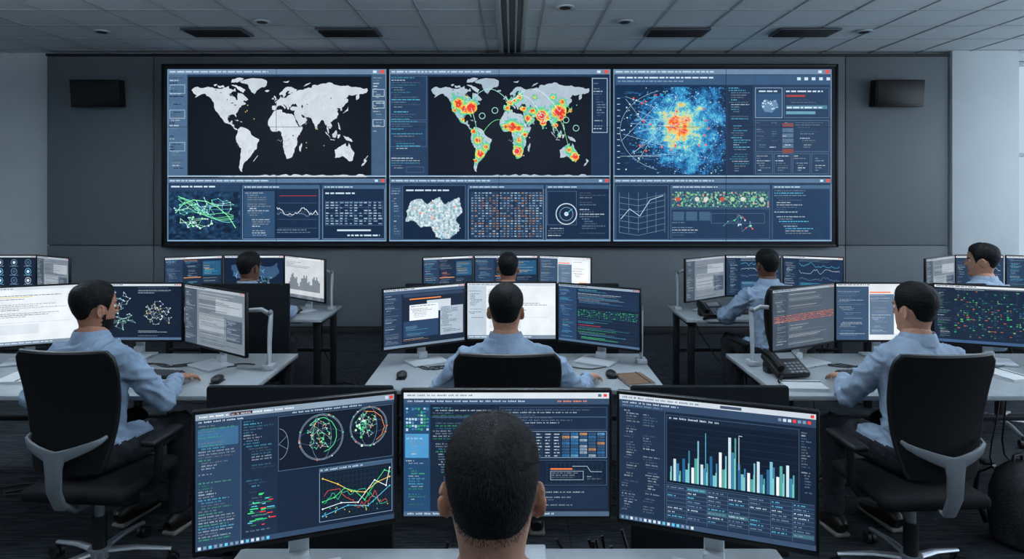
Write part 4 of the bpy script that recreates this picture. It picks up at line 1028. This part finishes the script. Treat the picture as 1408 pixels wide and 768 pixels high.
vwo = m.obj('video_wall', [M['bezel']], (-.15, 8.085, 2.215))
video_wall_content(vw, vh).done('screen_display', vwo, (0, -.003, 0))

# ------------------------------------------------------------------ workstations
desk(-.80, .78, 1.28, 1.935)
monitor((-.318, 1.88), (.286, 1.88), 'front_center', 5, 1.229, .854)
monitor((-.826, 1.69), (-.330, 1.87), 'front_left', 6, 1.229, .854)
monitor((.300, 1.87), (.796, 1.695), 'front_right', 7, 1.229, .854)
divider(-1.08, -.42, 2.32, 1.105); divider(.42, .98, 2.32, 1.105)
desk(-.80, .82, 3.46, 4.23); monitor((-.294, 4.2), (.287, 4.2), 'white', 21); monitor((-.776, 3.9), (-.302, 4.18), 'windows', 22); monitor((.296, 4.18), (.772, 3.9), 'greenwave', 23)
desk(-3.35, -1.38, 3.36, 4.23); monitor((-2.70, 4.17), (-2.092, 4.17), 'network', 24); monitor((-3.26, 3.93), (-2.72, 4.15), 'white', 25); monitor((-2.06, 4.14), (-1.52, 3.76), 'greydoc', 26)
desk(1.38, 3.4, 3.36, 4.23); monitor((2.052, 4.17), (2.645, 4.17), 'whitebox', 27); monitor((1.53, 3.88), (2.036, 4.15), 'orangewave', 28); monitor((2.665, 4.15), (3.24, 3.93), 'greengrid', 29)
monitor_arm(.79, 4.0, 1); monitor_arm(-1.43, 3.86, 1); monitor_arm(1.45, 3.95, -1)
for x0, x1 in ((-.72, .72), (-2.1, -1.5), (2.6, 3.2)): divider(x0, x1, 4.42, 1.165)
def backstation(cx0, cx1, lx, ly, rx, ry, kinds, seed):
    monitor((cx0, 5.92), (cx1, 5.92), kinds[1], seed); monitor((lx, ly), (cx0 - .012, 5.91), kinds[0], seed + 1); monitor((cx1 + .012, 5.91), (rx, ry), kinds[2], seed + 2)
desk(-3.15, -1.55, 5.33, 5.98); backstation(-2.6, -2.055, -3.04, 5.72, -1.54 - .04, 5.55, ('code', 'map', 'whitechart'), 31)
desk(-.9, .85, 5.33, 5.98); backstation(-.342, .237, -.785, 5.72, .697, 5.72, ('code', 'code', 'whitebox'), 34)
desk(1.42, 3.0, 5.33, 5.98); backstation(1.927, 2.43, 1.47, 5.58, 2.90, 5.72, ('greydoc', 'chart', 'chart'), 37)
desk(3.45, 5.1, 5.33, 5.98); backstation(4.0, 4.44, 3.53, 5.6, 4.95, 5.72, ('greydoc', 'chart', 'code'), 41)
desk(-5.4, -3.75, 5.33, 5.98); backstation(-4.82, -4.29, -5.3, 5.72, -3.82, 5.66, ('code', 'gauges', 'greydoc'), 45)
monitor_arm(-1.585, 5.75, 1); monitor_arm(1.455, 5.75, -1)

# ------------------------------------------------------------------ chairs + people
chair(-.035, 1.0, 0)
person((-.035, 1.06), 0, 1.025, .09, 0, 0, -.10, (.2, 1.5, .782), (-.27, 1.5, .782), 'fair', .011, False, 24000, 'shirt', .0028, 3, hdz=.014)
chair(-.02, 3.03, 0)
person((-.03, 3.07), 0, 1.0, .1, 0, math.radians(-5), -.08, (.40, 3.53, .782), (-.35, 3.53, .782), 'fair', .015, False, 7000, 'shirt', .0035, 4, hdz=-.008, hyaw=(-.3, .1))
chair(-1.94, 3.08, math.radians(-5))
person((-2.02, 3.12), math.radians(-14), 1.0, .08, -.06, math.radians(-22), -.03, (-1.80, 3.52, .782), (-2.35, 3.54, .782), 'tan', .012, True, 7000, 'shirt', .0035, 5, hyaw=(-.5, 0))
chair(1.84, 3.02, math.radians(4))
person((1.92, 3.08), math.radians(9), 1.0, .08, .05, math.radians(14), -.03, (2.3, 3.55, .782), (1.79, 3.53, .782), 'fair', .013, False, 7000, 'shirt2', .0035, 6, hyaw=(0, .4))
chair(-2.1, 5.0, math.radians(-14))
person((-2.1, 5.04), math.radians(-18), .975, .1, 0, math.radians(-5), -.03, (-1.84, 5.53, .782), (-2.3, 5.5, .782), 'dark', .008, False, 1800, 'shirt', .005, 7)
chair(-.03, 5.0, 0)
person((-.03, 5.04), 0, .965, .1, 0, 0, -.03, (.2, 5.5, .782), (-.25, 5.5, .782), 'tan', .014, False, 1800, 'shirt', .005, 8)
chair(2.04, 5.0, math.radians(10))
person((2.03, 5.04), math.radians(12), .99, .1, 0, 0, -.03, (2.2, 5.5, .782), (1.75, 5.5, .782), 'dark', .010, False, 1800, 'shirt', .005, 9)
chair(3.62, 4.86, math.radians(25))
person((3.62, 4.9), math.radians(22), 1.03, .08, 0, math.radians(30), -.03, (3.85, 5.45, .782), (3.5, 5.45, .782), 'fair', .014, False, 1800, 'shirt2', .005, 10)

# ------------------------------------------------------------------ desk objects
def keyboard(x, y, rz=0):
    m = MB(); m.rbox((0, 0, .007), (.42, .13, .014), .005, 0)
    for j in range(5):
        for i in range(15): m.rbox((-.19 + i * .0272, -.048 + j * .024, .017), (.023, .02, .007), .002, 1, seg=1)
    m.obj('keyboard', [M['black'], M['key']], (x, y, DZ), rz)
def mouse(x, y, rz=0):
    m = MB(); m.ell((0, 0, .020), (.030, .052, .0195)); m.rbox((0, .01, .037), (.006, .02, .006), .002, 1); m.rbox((0, 0, .003), (.052, .09, .006), .002, 1)
    m.obj('computer_mouse', [M['black'], M['key']], (x, y, DZ), rz)
def phone(x, y, rz=0):
    m = MB(); Rx = Matrix.Rotation(math.radians(22), 3, 'X')
    m.rbox((0, 0, .058), (.20, .20, .035), .01, 0, Rx); m.rbox((0, .06, .03), (.18, .06, .06), .008, 0)
    m.rbox((.03, .045, .096), (.10, .055, .006), .002, 2, Rx)
    for j in range(4):
        for i in range(4): m.rbox((-.01 + i * .026, -.02 - j * .024, .070 - j * .0095), (.018, .015, .008), .002, 2, Rx, seg=1)
    m.tube([(-.075, .085, .113), (-.075, .03, .111), (-.075, -.03, .088), (-.075, -.085, .063)], [(.022, .02), (.016, .012), (.016, .012), (.022, .02)], 12, 1)
    cord = [(-.075 + .012 * math.cos(k * 1.3) - k * .0012, -.09 - k * .0016, .018 + .012 * math.sin(k * 1.3)) for k in range(48)]
    m.tube(cord, .0028, 6, 1)
    m.obj('desk_phone', [M['black'], M['bezel'], M['grey']], (x, y, DZ), rz)
keyboard(-.01, 3.70); mouse(.56, 3.70); keyboard(-2.1, 3.74, -.15); mouse(-1.62, 3.60); keyboard(2.08, 3.74, .1); mouse(2.5, 3.72); keyboard(-.03, 1.60)
mouse(.32, 1.66); mouse(-.62, 3.68); keyboard(-2.02, 5.62, -.2); keyboard(0, 5.6); keyboard(2.0, 5.6, .1); keyboard(4.1, 5.55); keyboard(-4.6, 5.47)
phone(1.56, 3.74, .15); phone(1.66, 5.44, .1)
def notebook(x, y, rz, mt='book', w=.15, d=.21):
    m = MB(); m.rbox((0, 0, .002), (w, d, .004), .001, 0); m.rbox((.002, 0, .009), (w - .006, d - .006, .010), .001, 1); m.rbox((0, 0, .016), (w, d, .004), .001, 0)
    m.tube([(w * .3, -d / 2, .02), (w * .3, d / 2, .02)], .002, 6, 2); m.obj('notebook', [M[mt], M['paper'], M['black']], (x, y, DZ), rz)
notebook(.68, 3.62, .2, 'book'); notebook(1.56, 3.50, 1.5, 'paper'); notebook(2.80, 3.7, .2, 'paper'); notebook(-2.75, 3.65, .1, 'paper')
def cables(name, cx, y0, x0, x1, n, seed, drop=True):
    rn = random.Random(seed); m = MB()
    for k in range(n):
        a = Vector((rn.uniform(x0, x1), y0 + rn.uniform(-.05, .05), .70)); pts = []
        ex, ey = a.x + rn.uniform(-.4, .4), y0 + rn.uniform(-.3, .2)
        for i in range(9):
            t = i / 8; sag = .70 * (1 - t) ** 2.2 + .008
            pts.append(Vector((a.x + (ex - a.x) * t + .08 * math.sin(6 * t + k), a.y + (ey - a.y) * t + .05 * math.cos(5 * t + k), sag)))
        fx = rn.uniform(-.5, .5)
        for i in range(1, 12):
            t = i / 11; pts.append(Vector((ex + fx * t + .12 * math.sin(9 * t + k), ey + .1 * math.cos(8 * t + k * 2) - .1 * t, .008)))
        m.tube(pts, .0055, 6)
    m.obj(name, [M['cable']])
cables('cable_bundle', 0, 4.1, -.7, .7, 8, 1); cables('cable_bundle', 0, 4.1, -2.9, -1.5, 8, 2); cables('cable_bundle', 0, 4.1, 1.5, 3, 9, 3)
cables('cable_bundle', 0, 5.9, -3, -1.6, 6, 4); cables('cable_bundle', 0, 5.9, 1.5, 2.9, 6, 5); cables('cable_bundle', 0, 2.02, -.6, .6, 9, 6); cables('cable_bundle', 0, 5.9, -.7, .7, 5, 8)
def desk_cables(x0, x1, y, seed):
    rn = random.Random(seed); m = MB()
    for k in range(6):
        a = rn.uniform(x0, x1); L = rn.uniform(.2, .5)
        m.tube([Vector((a + L * i / 10, y + .04 * math.sin(i * .9 + k) + rn.uniform(-.01, .01), DZ + .005)) for i in range(11)], .0035, 6)
    m.obj('desk_cables', [M['cable']])
desk_cables(-.6, .2, 3.88, 1); desk_cables(-2.8, -2.0, 3.93, 2); desk_cables(1.7, 2.6, 3.92, 3)
m = MB()
m.tube([(0, 0, .005), (0, 0, .03), (0, .01, .15), (0, .02, .28), (0, .025, .36), (0, .03, .40)], [(.14, .09), (.165, .11), (.17, .115), (.155, .10), (.12, .075), (.06, .03)], 24, 0, (0, 1, 0), pw=.7)
m.tube([(0, -.10, .03), (0, -.11, .06), (0, -.11, .16), (0, -.095, .20)], [(.10, .02), (.12, .035), (.12, .035), (.09, .015)], 20, 0, (0, 1, 0), pw=.7)
m.tube([(-.04, .03, .39), (-.03, .03, .43), (.03, .03, .43), (.04, .03, .39)], .008, 8, 1)
for s in (-1, 1): m.tube([(s * .07, .10, .36), (s * .09, .17, .30), (s * .10, .18, .18), (s * .10, .12, .06)], [(.006, .022)] * 4, 10, 1, (1, 0, 0))
m.tube([(-.13, -.07, .30), (0, -.095, .33), (.13, -.07, .30)], .004, 6, 1)
m.obj('backpack', [M['bag'], M['black']], (2.62, 3.35, 0), .4)

# ------------------------------------------------------------------ lights
def area(name, loc, rot, sx, sy, power, col, parent=None):
    l = bpy.data.lights.new(name, 'AREA'); l.shape = 'RECTANGLE'; l.size = sx; l.size_y = sy; l.energy = power; l.color = col
    o = bpy.data.objects.new(name, l); COL.objects.link(o); o.location = loc; o.rotation_euler = rot
    if parent: o.parent = parent
    return o
LC = (.80, .91, 1)
for x in (-4.2, 0, 4.2):  # added pendants above the frame, there to brighten ceiling and room
    for y in (.6, 3.9):
        m = MB(); m.rbox((0, 0, 0), (1.5, .30, .05), .008, 0)
        for s in (-1, 1): m.tube([(s * .6, 0, .02), (s * .6, 0, ZC - 3.1)], .003, 6, 0)
        po = m.obj('added_pendant_light', [M['rail']], (x, y, 3.1))
        area('added_fill_down', (0, 0, -.03), (0, 0, 0), 1.4, .24, 22, LC, po)
        area('added_fill_up', (0, 0, .04), (pi, 0, 0), 1.4, .24, 110 if y > 2 else 45, LC, po)  # added uplight, throws fill onto the ceiling
area('added_side_light', (XR + .3, (wy0 + wy1) / 2, 2.1), (0, math.radians(90), 0), 2.4, wy1 - wy0, 240, (.72, .87, 1))  # area light added outside the added side window
w = bpy.data.worlds.new('World'); scene.world = w; w.use_nodes = True
w.node_tree.nodes['Background'].inputs['Color'].default_value = (.50, .62, .74, 1); w.node_tree.nodes['Background'].inputs['Strength'].default_value = 1.0

scene.view_settings.view_transform = 'Standard'
scene.view_settings.look = 'None'

# ------------------------------------------------------------------ camera
cd = bpy.data.cameras.new('camera'); cam = bpy.data.objects.new('camera', cd); COL.objects.link(cam)
cam.location = (0, 0, 1.8); cam.rotation_euler = (math.radians(90), 0, 0)
cd.sensor_width = 36; cd.lens = 36 * 900 / 1408; cd.shift_y = -124 / 1408; cd.clip_start = .05
scene.camera = cam
